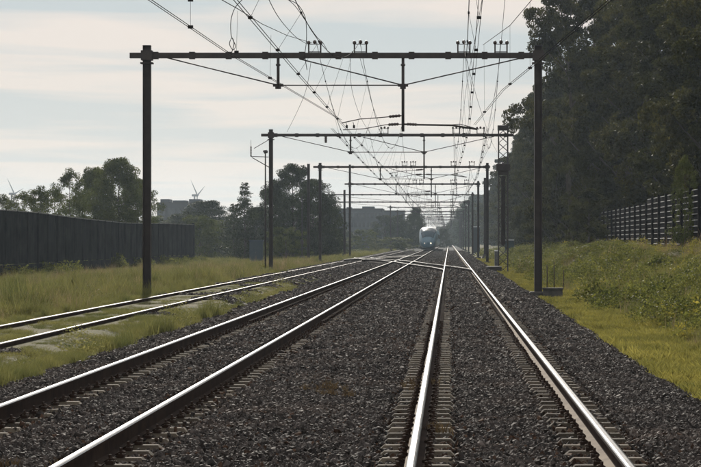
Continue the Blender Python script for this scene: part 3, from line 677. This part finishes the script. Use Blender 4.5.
free_line('paired wires slanting from the nearest gantry up to the right past the trees', [B0, B1, B2, B3], [P(483, 45, 84), P(510, 25.5, 72), P(530, 2, 62), P(556, -30, 54)],
          [(P(510, 26, 72), P(510, 84, 72)), (P(530, 2.5, 62), P(530, 68, 62)), (P(484, 45, 80), P(484.5, 112, 80))])
# bright curved jumper loops
def jumper(label, pts, r=.009):
    t_ = MB()
    # smooth through points (Catmull-Rom)
    q_ = []
    pp = [pts[0]] + pts + [pts[-1]]
    for i in range(1, len(pp) - 2):
        for s in range(6):
            u = s / 6; a, b_, c_, d = [Vector(v) for v in pp[i - 1:i + 3]]
            q_.append(0.5 * ((2 * b_) + (-a + c_) * u + (2 * a - 5 * b_ + 4 * c_ - d) * u * u + (-a + 3 * b_ - 3 * c_ + d) * u ** 3))
    q_.append(Vector(pts[-1])); t_.tube(q_, r, 5)
    return tag(t_.build('jumper_cable', M['wire']), label, 'cable', 'jumper cables between the wires')
jumper('curved jumper cable ending in a small coil above the left end of the nearest gantry', [P(242, 0, 55), P(235, 8, 55), P(231, 20, 55), P(231, 34, 55), P(233, 40, 55), P(235.5, 46, 55), P(233, 50, 55), P(229.5, 44, 55), P(232, 38, 55), P(234, 44, 55), P(231.5, 53, 55)])
jumper('double jumper cable bowing down to the gantry beside the left wire bracket', [P(289, 0, 60), P(297, 4, 60), P(303, 12, 60), P(306, 22, 60), P(306.5, 40, 60), P(305, 55, 60), P(307, 70, 60)])
jumper('jumper cable sloping down from the top to the nearest gantry left of its second bracket', [P(286, -2, 62), P(295, 6, 63), P(305, 20, 66), P(316, 36, 74), P(323, 43, 80), P(328, 52, 84)])
jumper('slack cable sagging from the top edge to the left bracket of the nearest gantry', [P(268, -2, 52), P(277, 15, 58), P(287, 28, 66), P(297, 38, 75), P(306, 43.5, 84)])
jumper('long thin cable hanging from the nearest gantry down to the left mast of the second', [P(311, 62, 84), P(306, 90, 95), P(297, 112, 110), P(287, 132, 140)], .008)
jumper('slack drop cable between wire bracket and arm right of the middle post', [P(360, 58, 84), P(366, 80, 100), P(374, 110, 118), P(385, 136, 140)], .008)
jumper('thin cable slanting past the second bracket towards the second gantry', [P(350, 58, 84), P(352, 90, 100), P(361, 118, 118), P(372, 136, 140)], .008)
jumper('cable rising steeply on the right from the second gantry to the top edge', [P(461, 134, 140), P(466, 90, 110), P(474, 45, 84), P(482, 0, 66)], .008)
jumper('thin cable falling from the rightmost bracket of the nearest gantry', [P(505, -2, 70), P(501, 44, 84), P(497, 80, 100), P(488, 132, 140)], .008)
jumper('cable looping between the second and third gantries above the right track', [P(466, 58, 84), P(479, 105, 110), P(491, 140, 147), P(497, 152, 180)], .008)

# ------------------------------------------------------------------ train
trn = thing('passenger_train', 'white high speed train with a rounded nose and lit headlights approaching on the left track', 'train', (TR['left'], 392, 0))
def section(y, hw, zt, zb, n=28, e=3.2):
    pts = []
    for k in range(n):
        a = 2 * math.pi * k / n; c_, s_ = math.cos(a), math.sin(a)
        pts.append((hw * math.copysign(abs(c_) ** (2 / e), c_), y, (zt + zb) / 2 + (zt - zb) / 2 * math.copysign(abs(s_) ** (2 / e), s_)))
    return pts
ST = [(0, .35, 1.35, .55, 2.2), (0.15, .75, 1.75, .42, 2.4), (0.5, 1.05, 2.25, .35, 2.6), (1.2, 1.27, 2.85, .32, 2.8), (2.2, 1.40, 3.35, .3, 3.0), (3.6, 1.46, 3.68, .3, 3.3), (5.5, 1.475, 3.82, .3, 3.8), (25, 1.475, 3.85, .3, 4.0)]
def loft(st, n=28):
    mb = MB(); vs = []; fs = []
    for s in st: vs += section(s[0], s[1], s[2], s[3], n, s[4])
    for i in range(len(st) - 1):
        for k in range(n): fs.append((i * n + k, i * n + (k + 1) % n, (i + 1) * n + (k + 1) % n, (i + 1) * n + k))
    fs.append(tuple(range(n))[::-1]); fs.append(tuple((len(st) - 1) * n + k for k in range(n)))
    return mb.add(vs, fs, 0, True)
body = loft(ST)
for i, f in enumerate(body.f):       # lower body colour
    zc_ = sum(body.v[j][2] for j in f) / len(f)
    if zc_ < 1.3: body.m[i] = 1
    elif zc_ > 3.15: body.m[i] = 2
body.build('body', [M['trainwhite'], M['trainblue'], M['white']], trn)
n = 28; vs = []; fs = []; ks = list(range(3, 12))
for s in ST[2:6]:
    sec = section(s[0] - .05, s[1] * 1.012, s[2] + .03, s[3], n, s[4]); vs += [sec[k] for k in ks]
for i in range(3):
    for j in range(len(ks) - 1): a = i * len(ks) + j; fs.append((a, a + 1, a + 1 + len(ks), a + len(ks)))
MB().add(vs, fs, 0, True).build('windscreen', M['trainglass'], trn)
for x, m_ in ((0.48, M['lamp']), (-0.55, M['lamp2'])):
    MB().tube([(x, -.04, 1.16), (x, .30, 1.16)], [.10, .13], 12).build('headlight', m_, trn)
MB().box((0, 2.4, .28), (2.3, 3.6, .30)).box((0, 1.0, .25), (1.5, 1.2, .24)).build('front_skirt', M['traindark'], trn)
for c_ in range(4):
    y0 = 25.3 + c_ * 25
    if c_: pass
    cm = MB(); cm.add([v for s in ((y0, 1.475, 3.85, .3, 4), (y0 + 24.5, 1.475, 3.85, .3, 4)) for v in section(*s[:4], 28, s[4])],
           [(k, (k + 1) % 28, 28 + (k + 1) % 28, 28 + k) for k in range(28)] + [tuple(range(28))[::-1], tuple(range(28, 56))], 0, True)
    co = cm.build('coach', M['trainwhite'], trn)
    for s in (-1, 1): MB().box((s * 1.468, y0 + 12.2, 2.35), (0.04, 22.5, 0.75)).build('window_band', M['trainglass'], co)
MB().tube([(0, 12, 3.85), (-.0, 13.4, 4.5), (0, 12.2, 5.3)], .04, 5).box((0, 12.2, 5.33), (1.7, .3, .06)).build('pantograph', M['steel'], trn)
for yy in (4, 20):
    for s in (-1, 1):
        for d in (-1.1, 1.1): MB().tube([(s * .72, yy + d, .46), (s * .80, yy + d, .46)], .46, 16).build('wheel', M['traindark'], trn)

# ------------------------------------------------------------------ noise wall (left)
def wall_top(y):   # metres above rail level, slightly wavy like the photo
    return float(np.interp(y, [60, 140, 163, 183, 209, 240, 276], [3.52, 3.52, 3.50, 3.28, 3.12, 3.30, 3.38]))
wl = thing('noise_barrier', 'long dark concrete noise barrier with a light cap at the back of the field', 'wall', (-28.2, 0, 0))
y = 60.0; bay = 4.0
while y < 262:
    y1 = y + bay; za, zb_ = wall_top(y), wall_top(y1); gz = -1.3
    mb = MB(); nrib = 8
    for r_ in range(nrib):
        ya = y + .12 + (bay - .24) * r_ / nrib; yb = y + .12 + (bay - .24) * (r_ + 1) / nrib
        zz = za + (zb_ - za) * (r_ + .5) / nrib - .06
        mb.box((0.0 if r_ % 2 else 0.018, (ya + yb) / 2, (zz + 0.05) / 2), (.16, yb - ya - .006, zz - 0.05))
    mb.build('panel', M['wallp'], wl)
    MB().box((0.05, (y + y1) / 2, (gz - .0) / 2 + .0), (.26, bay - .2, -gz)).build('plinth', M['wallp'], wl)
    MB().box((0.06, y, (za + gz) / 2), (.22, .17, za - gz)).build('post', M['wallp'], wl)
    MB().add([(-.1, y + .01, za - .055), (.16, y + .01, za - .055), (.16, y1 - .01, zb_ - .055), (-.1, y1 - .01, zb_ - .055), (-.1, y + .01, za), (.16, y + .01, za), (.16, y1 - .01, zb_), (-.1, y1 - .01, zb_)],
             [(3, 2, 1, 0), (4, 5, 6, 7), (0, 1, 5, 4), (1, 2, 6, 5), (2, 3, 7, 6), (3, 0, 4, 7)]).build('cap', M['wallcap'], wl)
    y = y1
MB().box((0.06, y, 1.1), (.3, .22, 4.8)).build('post', M['wallp'], wl)

# ------------------------------------------------------------------ plank fence (right, on the bank)
fn = thing('plank_fence', 'dark barrier of horizontal planks between posts on top of the right bank', 'fence', (11.4, 0, 0))
y = 88.0; bay = 4.2
while y < 186:
    nr = 10 if y < 135 else 9
    z0 = 1.12
    for r_ in range(nr):
        zb_ = z0 + r_ * 0.28
        d_ = random.uniform(-.012, .012)
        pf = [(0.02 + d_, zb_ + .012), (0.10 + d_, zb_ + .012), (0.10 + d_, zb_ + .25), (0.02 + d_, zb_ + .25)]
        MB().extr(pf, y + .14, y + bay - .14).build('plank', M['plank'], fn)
        MB().box((-.01 + d_, y + bay / 2 - .1, zb_ + .258), (.075, bay - random.uniform(1.5, 2.1), .032), bev=.008).build('ledge', M['ledge'], fn)  # added pale strip, draws the bright light line on each plank
    H = nr * .28 + .9
    MB().box((0.0, y, z0 - .8 + H / 2), (.20, .20, H)).build('post', M['plank'], fn)
    y += bay

# ------------------------------------------------------------------ small lineside things
def cabinet(px0, px1, ptop, Z, label, m_, roofm, depth=.7, cat='cabinet'):
    a = P(px0, ptop, Z); b_ = P(px1, ptop, Z); x = (a.x + b_.x) / 2; w = b_.x - a.x; zb = float(height(x, Z)) - .1; H = a.z - zb
    t_ = thing('relay_cabinet', label, cat, (x, Z, zb))
    MB().box((0, 0, H * .5), (w * .94, depth, H * .93), bev=.02).build('housing', m_, t_)
    MB().box((0, 0, H - .05), (w * 1.02, depth + .08, .10), bev=.03).build('roof', roofm, t_)
    for s in (-1, 1):
        d = MB().box((s * w * .225, -depth / 2 - .012, H * .5), (w * .42, .024, H * .8)).build('door', m_, t_)
        MB().box((s * w * .05, -depth / 2 - .045, H * .5), (.03, .04, .14)).build('handle', M['galv'], d)
    MB().box((0, 0, .06), (w * 1.0, depth * 1.05, .16)).build('base', M['foundation'], t_)
cabinet(249.3, 263.5, 240, 236, 'dark blue relay cabinet in the grass left of the second gantry left mast', M['cabinet'], M['cabinet'])
cabinet(504.5, 514, 239.5, 250, 'teal relay cabinet with a light roof beside the lattice mast', M['teal'], M['white'])
cabinet(472.5, 480, 226.5, 380, 'tall narrow grey hut with a white roof far beside the right track', M['bldg'], M['white'])
pm = thing('point_machine', 'low point machine with a pale lid beside the right track before the lattice mast', 'switch motor', (2.75, 146, -.3))
MB().box((0, 0, .12), (.9, .5, .24), bev=.03).build('housing', M['steel'], pm); MB().box((0, 0, .27), (.95, .55, .05), bev=.015).build('lid', M['wallcap'], pm); MB().tube([(-.45, 0, .1), (-1.4, 0, .1)], .03, 6).build('drive_rod', M['galv'], pm)
cabinet(494.5, 499, 250, 170, 'low grey cabinet left of the lattice mast foot', M['galv'], M['white'])
# concrete trough box by the right mast of the nearest gantry
bx = thing('cable_pit', 'low dark concrete cable pit beside the right mast foot of the nearest gantry', 'cable box', (P(553, 0, 83).x, 83.2, float(height(3.65, 83)) + .02))
MB().box((0, 0, .15), (0.66, .5, .30)).build('pit_wall', M['foundation'], bx); MB().box((0, 0, .335), (0.72, .56, .06), bev=.01).build('lid', M['foundation'], bx)
for (px, pt, pb, lab) in ((547, 265, 291, 'leftmost of three thin stakes behind the cable pit'), (554, 262, 290, 'middle one of three thin stakes behind the cable pit'), (563.5, 270, 287, 'rightmost of three thin stakes, apart from the other two')):
    Z = 92; a = P(px, pt, Z); zb = float(height(a.x, Z)) - .2
    tag(MB().tube([(0, 0, 0), (.01, 0, (a.z - zb) * .6), (.0, 0, a.z - zb)], [.022, .02, .016], 6).build('marker_stake', M['stake'], None, (a.x, Z, zb)), lab, 'stake', 'stakes behind the cable pit')

# ------------------------------------------------------------------ trees
def crown_tree_meshes(seed, h, rad, base, nclump, nleaf, ls, m_, shape='oval', clr=0.9, trunk_r=0.25):
    r = np.random.default_rng(seed); rr = random.Random(seed)
    cs = []
    nsub = (3 if shape == 'cone' else 5) if rad < 5 else 8
    while len(cs) < nclump:
        u = r.uniform(0, 1); a = r.uniform(0, 6.283)
        if shape == 'oval': pr = math.sin(math.pi * min(1, (u * .92 + .06))) ** .55
        elif shape == 'cone': pr = (1 - u) ** .9 * .95 + .02
        elif shape == 'bush': pr = math.sqrt(max(0, 1 - (u * .96) ** 2.4))
        else: pr = min(1, .72 + u * 1.3) * math.sqrt(max(0, 1 - u ** 2.6))
        lob = .88 + .14 * math.sin(a * 3 + seed + u * 5) + r.normal(0, .09)
        q_ = r.uniform(0.12, 1) ** .45
        c0 = (math.cos(a) * rad * pr * lob * q_, math.sin(a) * rad * pr * lob * q_, base + (h - base) * u)
        br_ = (0.26 * rad * min(1, pr + .15)) * r.uniform(.6, 1.2) if shape != 'cone' else .12 * rad
        for _ in range(nsub):
            d = r.normal(size=3); d /= np.linalg.norm(d)
            cs.append((c0[0] + d[0] * br_, c0[1] + d[1] * br_, max(base * .5, c0[2] + d[2] * br_ * .6)))
    cs = np.array(cs); per = nleaf // nclump; C_ = []
    for c_ in cs:
        rc = clr * r.uniform(.55, 1.25) * ((1.15 - .85 * c_[2] / h) if shape == 'cone' else 1); k = int(per * (rc / clr) ** 1.6)
        d = r.normal(size=(k, 3)); d /= np.linalg.norm(d, axis=1)[:, None]
        C_.append(c_ + d * (rc * r.uniform(0.35, 1.05, k) ** .5)[:, None] * np.array([1, 1, .72]))
    C_ = np.concatenate(C_)
    cm = npmesh('crown', *leaves(C_, ls, r), m_)
    mb = MB(); tp = [Vector((0, 0, -.5))]; n = 7
    for i in range(1, n + 1): tp.append(Vector((rr.uniform(-.03, .03) * h * .3, rr.uniform(-.03, .03) * h * .3, h * .88 * i / n)))
    mb.tube(tp, [trunk_r * (1 - .88 * i / n) for i in range(n + 1)], 8)
    for k in range(22):
        c_ = Vector(cs[rr.randrange(len(cs))]); zz = max(base * .7, c_.z - (c_.xy.length) * .8); a = Vector((0, 0, min(zz, h * .8)))
        mid = a.lerp(c_, .5) + Vector((0, 0, -.05 * c_.xy.length)); t0 = trunk_r * .35 * (1 - a.z / h * .7)
        mb.tube([a, mid, c_], [t0, t0 * .6, t0 * .2], 5)
    return cm, mb.mesh('trunk', M['bark'])
T = {}
for i in range(4): T['big%d' % i] = crown_tree_meshes(100 + i, 21, 5.2, 1.0, 430, 84000, .18, M['leafR'] if i % 2 == 0 else M['leafO'], 'oval' if i < 2 else 'full', .58, .32)
for i in range(2): T['mid%d' % i] = crown_tree_meshes(120 + i, 10, 4.2, .4, 280, 38000, .15, M['leafR'], 'full', .5, .2)
T['will'] = crown_tree_meshes(131, 9.5, 3.9, .3, 760, 56000, .13, M['leafL'], 'full', .46, .16)
T['feath'] = crown_tree_meshes(132, 7.5, 2.2, .3, 460, 19000, .11, M['leafL'], 'full', .30, .10)
T['bush'] = crown_tree_meshes(133, 5, 3.2, .1, 260, 24000, .13, M['leafL'], 'bush', .38, .1)
T['cone'] = crown_tree_meshes(134, 9, 2.4, .2, 640, 32000, .13, M['leafD'], 'cone', .36, .14)
T['dark'] = crown_tree_meshes(135, 10.5, 3.8, .2, 680, 54000, .15, M['leafD'], 'full', .52, .2)
def tree(kind, x, y, h, w, label, group=None, name='broadleaf_tree', cat='tree'):
    base_h = {'b': 21, 'm': 10, 'w': 9.5, 'f': 7.5, 'c': 9, 'd': 10.5}[kind[0]] if kind != 'bush' else 5
    base_r = {'b': 5.2, 'm': 4.2, 'w': 3.9, 'f': 2.2, 'c': 2.4, 'd': 3.8}[kind[0]] if kind != 'bush' else 3.2
    t_ = thing(name, label, cat, (x, y, float(height(x, y)) - .05), group, random.uniform(0, 6.28))
    s = (w / (2 * base_r), w / (2 * base_r), h / base_h)
    cm, tm = T[kind]
    put('crown', cm, t_, sc=s); put('trunk', tm, t_, sc=s)
    return t_
# right wood: near trees one by one
RB = [(14.5, 100, 21, 10), (19.5, 108, 23, 11), (15.2, 112, 19, 10), (14.6, 122, 21, 9.5), (20, 128, 24, 12), (15, 134, 22, 10), (14.4, 146, 20, 10), (19.5, 150, 25, 12), (15, 158, 23, 10.5), (14.2, 170, 22, 10), (20, 178, 25, 12), (13.2, 184, 22, 10)]
rl = ['tall dark tree at the right edge of the photo behind the fence', 'big back row tree showing over the rightmost fence bays', 'second tree from the right edge, leaves hanging over the fence', 'dense tree behind the middle of the fence, right of the tallest gap',
      'wide back row tree filling the top right corner area', 'tall tree behind the fence middle with shaded lower branches', 'tree behind the left half of the fence with a deep shaded hollow', 'very tall back row tree left of the top right corner', 'tree behind the left fence end with lighter leaf edges',
      'tree just behind the leftmost fence bay', 'tall back row tree above the left fence end', 'leafy tree rising at the left end of the fence']
for k, (x, y, h, w) in enumerate(RB): tree('big%d' % (k % 4), x + 1.7, y, h, w, rl[k], 'trees of the right hand wood')
tree('big1', 10.4, 206, 23.5, 10.0, 'tree with open crown whose branches overhang the right mast of the nearest gantry', 'trees of the right hand wood')
for (x, y, h, w, lab) in ((10.8, 186, 7.5, 5.0, 'low leafy tree reaching the ground at the left fence end'), (9.6, 214, 9.0, 6, 'small tree with yellowish leaves right of the nearest gantry mast'), (10.4, 236, 10.5, 6.5, 'medium tree low behind the right gantry mast'), (9.6, 262, 10, 6.0, 'small tree at the wood edge left of the right gantry mast'), (9.8, 168, 4.2, 3.6, 'bushy sapling in front of the fence left end')):
    tree('mid%d' % (int(y) % 2), x, y, h, w, lab, 'small trees at the wood edge')
tree('feath', 11.0, 112, 4.6, 1.4, 'slender sapling with pale leaves in front of the right fence bays', 'small trees at the wood edge', 'sapling')
for (x, y, h, w, lab) in ((14.6, 197, 28, 12, 'tall tree filling the sky right of the nearest gantry right mast'), (13.2, 218, 28, 11.5, 'dense tree directly behind the nearest gantry right mast'), (20.5, 192, 26, 13, 'tall back row tree between the right mast and the left fence end'), (20.0, 214, 26, 13, 'back row tree whose top leaves the photo just right of the right mast'), (17.5, 172, 25, 12, 'back row tree above the leftmost fence bays'), (26, 150, 27, 14, 'rearmost tall tree above the middle of the fence'), (25, 120, 26, 14, 'rearmost tall tree above the right part of the fence')):
    tree('big%d' % (int(x * 2) % 4), x, y, h, w, lab, 'trees of the right hand wood')
RF = []
y = 226
while y < 700:
    RF.append((0, 12.3 + random.uniform(-1.2, 1.0) + (0.3 if y > 350 else 0), y, random.uniform(14, 22), random.uniform(7, 10)))
    RF.append((1, 18 + random.uniform(-1, 1), y + 4, random.uniform(19, 26), random.uniform(9, 13))); y += random.uniform(10, 14) if y < 420 else 18
cnt = {}
for k, (row, x, y, h, w) in enumerate(RF):
    gi = int((y - 20.8) // 63.2); cnt[(gi, row)] = cnt.get((gi, row), 0) + 1
    tree('big%d' % (k * 3 % 4), x, y, h, w, '%s %s tree beyond the %s gantry on the right of the line' % (ORD[cnt[(gi, row)] - 1].replace('nearest', 'first'), 'front row' if row == 0 else 'back row', ORD[gi - 1]), 'receding trees along the right of the line')
# left side
tree('will', P(119, 0, 235).x, 235, 10.3, 7.2, 'large full willow like tree behind the noise barrier, left of the nearest mast', 'trees behind the noise barrier')
tree('will', P(94, 0, 243).x, 243, 9.6, 6.4, 'rounded tree adjoining the large willow on its left', 'trees behind the noise barrier')
tree('will', P(136, 0, 244).x, 244, 8.6, 5.6, 'full tree just left of the nearest left mast, behind the barrier', 'trees behind the noise barrier')
tree('feath', P(70, 0, 225).x, 225, 9.0, 4.2, 'thin see-through tree left of the large willow', 'trees behind the noise barrier')
for (px, Z, h, w, lab) in ((40, 215, 7.2, 4.6, 'airy shrub tree above the barrier between the left turbine and the thin tree'), (24, 222, 6.9, 4.8, 'low shrub tree beside the left wind turbine'), (80, 262, 7.6, 5.0, 'loose tree filling the gap left of the large willow'), (54, 230, 7.4, 4.6, 'feathery shrub left of the thin tree'), (3, 228, 6.7, 4.0, 'low shrub cut by the left edge of the photo')):
    tree('feath', P(px, 0, Z).x, Z, h, w, lab, 'shrub trees behind the noise barrier')
LT = [('bush', 166, 420, 6.5, 12, 'round bush tree in front of the dark hall left side'), ('dark', 186, 400, 7.0, 11, 'tree under the right wind turbine beside the hall'), ('dark', 207, 380, 8.6, 11, 'broad tree right of the hall with a sloping crown'), ('bush', 200, 320, 5.6, 8, 'light green bushes behind the barrier right end'),
      ('bush', 218, 330, 5.0, 7, 'green bush between the barrier end and the conical tree'), ('cone', 245, 300, 9.6, 6.2, 'dark conical tree left of the second gantry left mast'), ('cone', 234, 312, 7.2, 6.4, 'lower conical tree at the left foot of the taller one'), ('dark', 256, 310, 6.6, 5, 'low dark tree behind the lamp post'),
      ('dark', 272, 300, 8.8, 6.5, 'dark tree just right of the second gantry left mast'), ('dark', 293, 292, 11.3, 7.6, 'tallest dark rounded tree left of the third gantry mast'), ('dark', 313, 296, 9.6, 6.8, 'dark tree behind the third gantry left mast'), ('dark', 327, 306, 7.2, 5.2, 'lower dark tree at the right end of the clump'), ('bush', 286, 270, 3.6, 5.5, 'light green bush in front of the tallest dark tree'),
      ('bush', 366, 480, 4.2, 7, 'green bushes in front of the grey block'), ('dark', 346, 520, 4.6, 7, 'dark low tree at the left foot of the grey block'), ('dark', 385, 560, 7.9, 8, 'rounded tree hiding the right half of the grey block'), ('dark', 398, 565, 7.9, 6.5, 'round topped tree at the right end of the grey block'), ('dark', 416, 560, 9.4, 5.0, 'tall dark tree rising left of the train'),
      ('dark', 416, 575, 8.6, 4.6, 'narrow dark tree behind the tall one near the train'), ('dark', 443, 640, 5.0, 6, 'low hazy trees right behind the train'), ('bush', 330, 420, 3.0, 9, 'low pale bushes beneath the grey block on the left'), ('bush', 392, 430, 2.6, 9, 'low bushes beside the line left of the train')]
for kind, px, Z, h, w, lab in LT: tree(kind, P(px, 0, Z).x, Z, h, w, lab, 'trees left of the line')
pts = []; sc_ = []
for k, px in enumerate(range(-20, 426, 9)):        # far wood that closes the horizon
    Z = 1000 + 60 * math.sin(k * 1.7); pts.append((P(px, 0, Z).x, Z, -1)); sc_.append((1.7, 1.7, (7 + 2.5 * math.sin(k * 2.3) ** 2) / 10.5))
for (x, Z, h) in ((6, 760, 15), (2, 900, 9), (9, 820, 18), (-4, 1100, 9), (5, 1050, 14), (13, 940, 20), (1, 1250, 12), (-9, 1150, 8)): pts.append((x, Z, -1)); sc_.append((1.4, 1.4, h / 10.5))
rt = np.zeros((len(pts), 3)); rt[:, 2] = rng.uniform(0, 6.28, len(pts))
gn_scatter('distant_wood', np.array(pts), rt, np.array(sc_), np.zeros(len(pts), int), [hidden('crown', T['dark'][0])])

# ------------------------------------------------------------------ far buildings and turbines
def block(px0, px1, ptop, Z, label, nst, nb, fac, depth=18, name='apartment_block', cat='building', steps=()):
    a = P(px0, ptop, Z); b_ = P(px1, ptop, Z); w = b_.x - a.x; x = (a.x + b_.x) / 2; H = a.z + 1.0
    t_ = thing(name, label, cat, (x, Z, -1.0))
    MB().box((0, depth / 2, H / 2), (w, depth, H)).build('wall', fac, t_)
    rf = MB().box((0, depth / 2, H + .15), (w + .4, depth + .4, .3)).build('roof', M['roof'], t_)
    for (sx, sw, sh) in steps: MB().box((sx * w, depth / 2, H + .3 + sh / 2), (sw * w, depth * .4, sh)).build('roof_plant', fac, rf)
    sh = H / (nst + .4); wm_ = MB().box((0, 0, 0), (w / nb * .62, .12, sh * .5)).mesh('window', M['glass'])
    for s in range(nst):
        for k in range(nb): put('window', wm_, t_, ((k + .5) / nb * w - w / 2, -.03, sh * (s + .75)))
    return t_
block(333.5, 382, 209.5, 640, 'large flat roofed grey block far behind the tracks left of the centre', 4, 12, M['bldg'], steps=((.2, .25, .6), (-.2, .1, .4)))
block(380, 404, 211.5, 660, 'lower right wing adjoining the large grey block', 4, 6, M['bldg'])
block(157, 201, 203.5, 620, 'dark flat hall with small roof boxes behind the barrier right end', 3, 9, M['bldg2'], name='industrial_hall', steps=((-.38, .2, .9), (-.05, .3, .6), (.3, .25, .9)))
def turbine(hx, hy, Z, angs, rad, tw, label):
    h = P(hx, hy, Z); t_ = thing('wind_turbine', label, 'wind turbine', (h.x, Z, -1), 'wind turbines on the horizon', R(76))
    H = h.z + 1
    MB().tube([(0, 0, 0), (0, 0, H)], [tw, tw * .6], 12).build('tower', M['turbine'], t_)
    nb = MB().box((0, .2, H + .1), (1.3, 2.8, 1.4), bev=.3).build('nacelle', M['turbine'], t_)
    MB().tube([(0, -1.3, H + .1), (0, -2.2, H + .1), (0, -2.7, H + .1)], [.9, .7, .1], 10).build('hub', M['turbine'], t_)
    for a in angs:
        d = Vector((math.sin(R(a)), 0, math.cos(R(a)))); n_ = Vector((d.z, 0, -d.x)); o_ = Vector((0, -1.9, H + .1))
        L0 = [(0, .3), (.12, .62), (.25, .5), (.6, .32), (1, .08)]
        vs = []; fs = []
        for u, cw in L0:
            p = o_ + d * rad * u
            for sx, sy in ((-1, -.25), (1, -.25), (1, .25), (-1, .25)): vs.append(p + n_ * cw * sx * rad / 13 * .8 + Vector((0, sy * cw, 0)))
        for i in range(len(L0) - 1):
            for k in range(4): fs.append((i * 4 + k, i * 4 + (k + 1) % 4, i * 4 + 4 + (k + 1) % 4, i * 4 + 4 + k))
        fs += [(3, 2, 1, 0), (16, 17, 18, 19)]
        MB().add(vs, fs).build('blade', M['turbine'], t_)
turbine(194.5, 195.5, 1500, (-52, 66, 188), 15, .8, 'wind turbine rising above the dark hall, one blade pointing up left')
turbine(11.5, 194, 1500, (-48, 75, 195), 14, .8, 'wind turbine at the left edge above the noise barrier')

# ------------------------------------------------------------------ haze
HZ = 0.00012
hm = bpy.data.materials.new('haze'); hm.use_nodes = True; t = hm.node_tree; t.nodes.clear()
out = N(t, 'ShaderNodeOutputMaterial'); pv = N(t, 'ShaderNodeVolumePrincipled', Density=HZ); pv.inputs['Color'].default_value = (0.72, 0.86, 1.0, 1)
pv.inputs['Anisotropy'].default_value = 0.45
L(t, pv.outputs[0], out.inputs['Volume'])
hb = MB().box((0, 1270, 28), (3040, 2720, 64)).build('haze', hm); hb['kind'] = 'stuff'
print('tris', sum(len(m.loops) - 2 * len(m.polygons) for m in bpy.data.meshes), 'objects', len(bpy.data.objects))
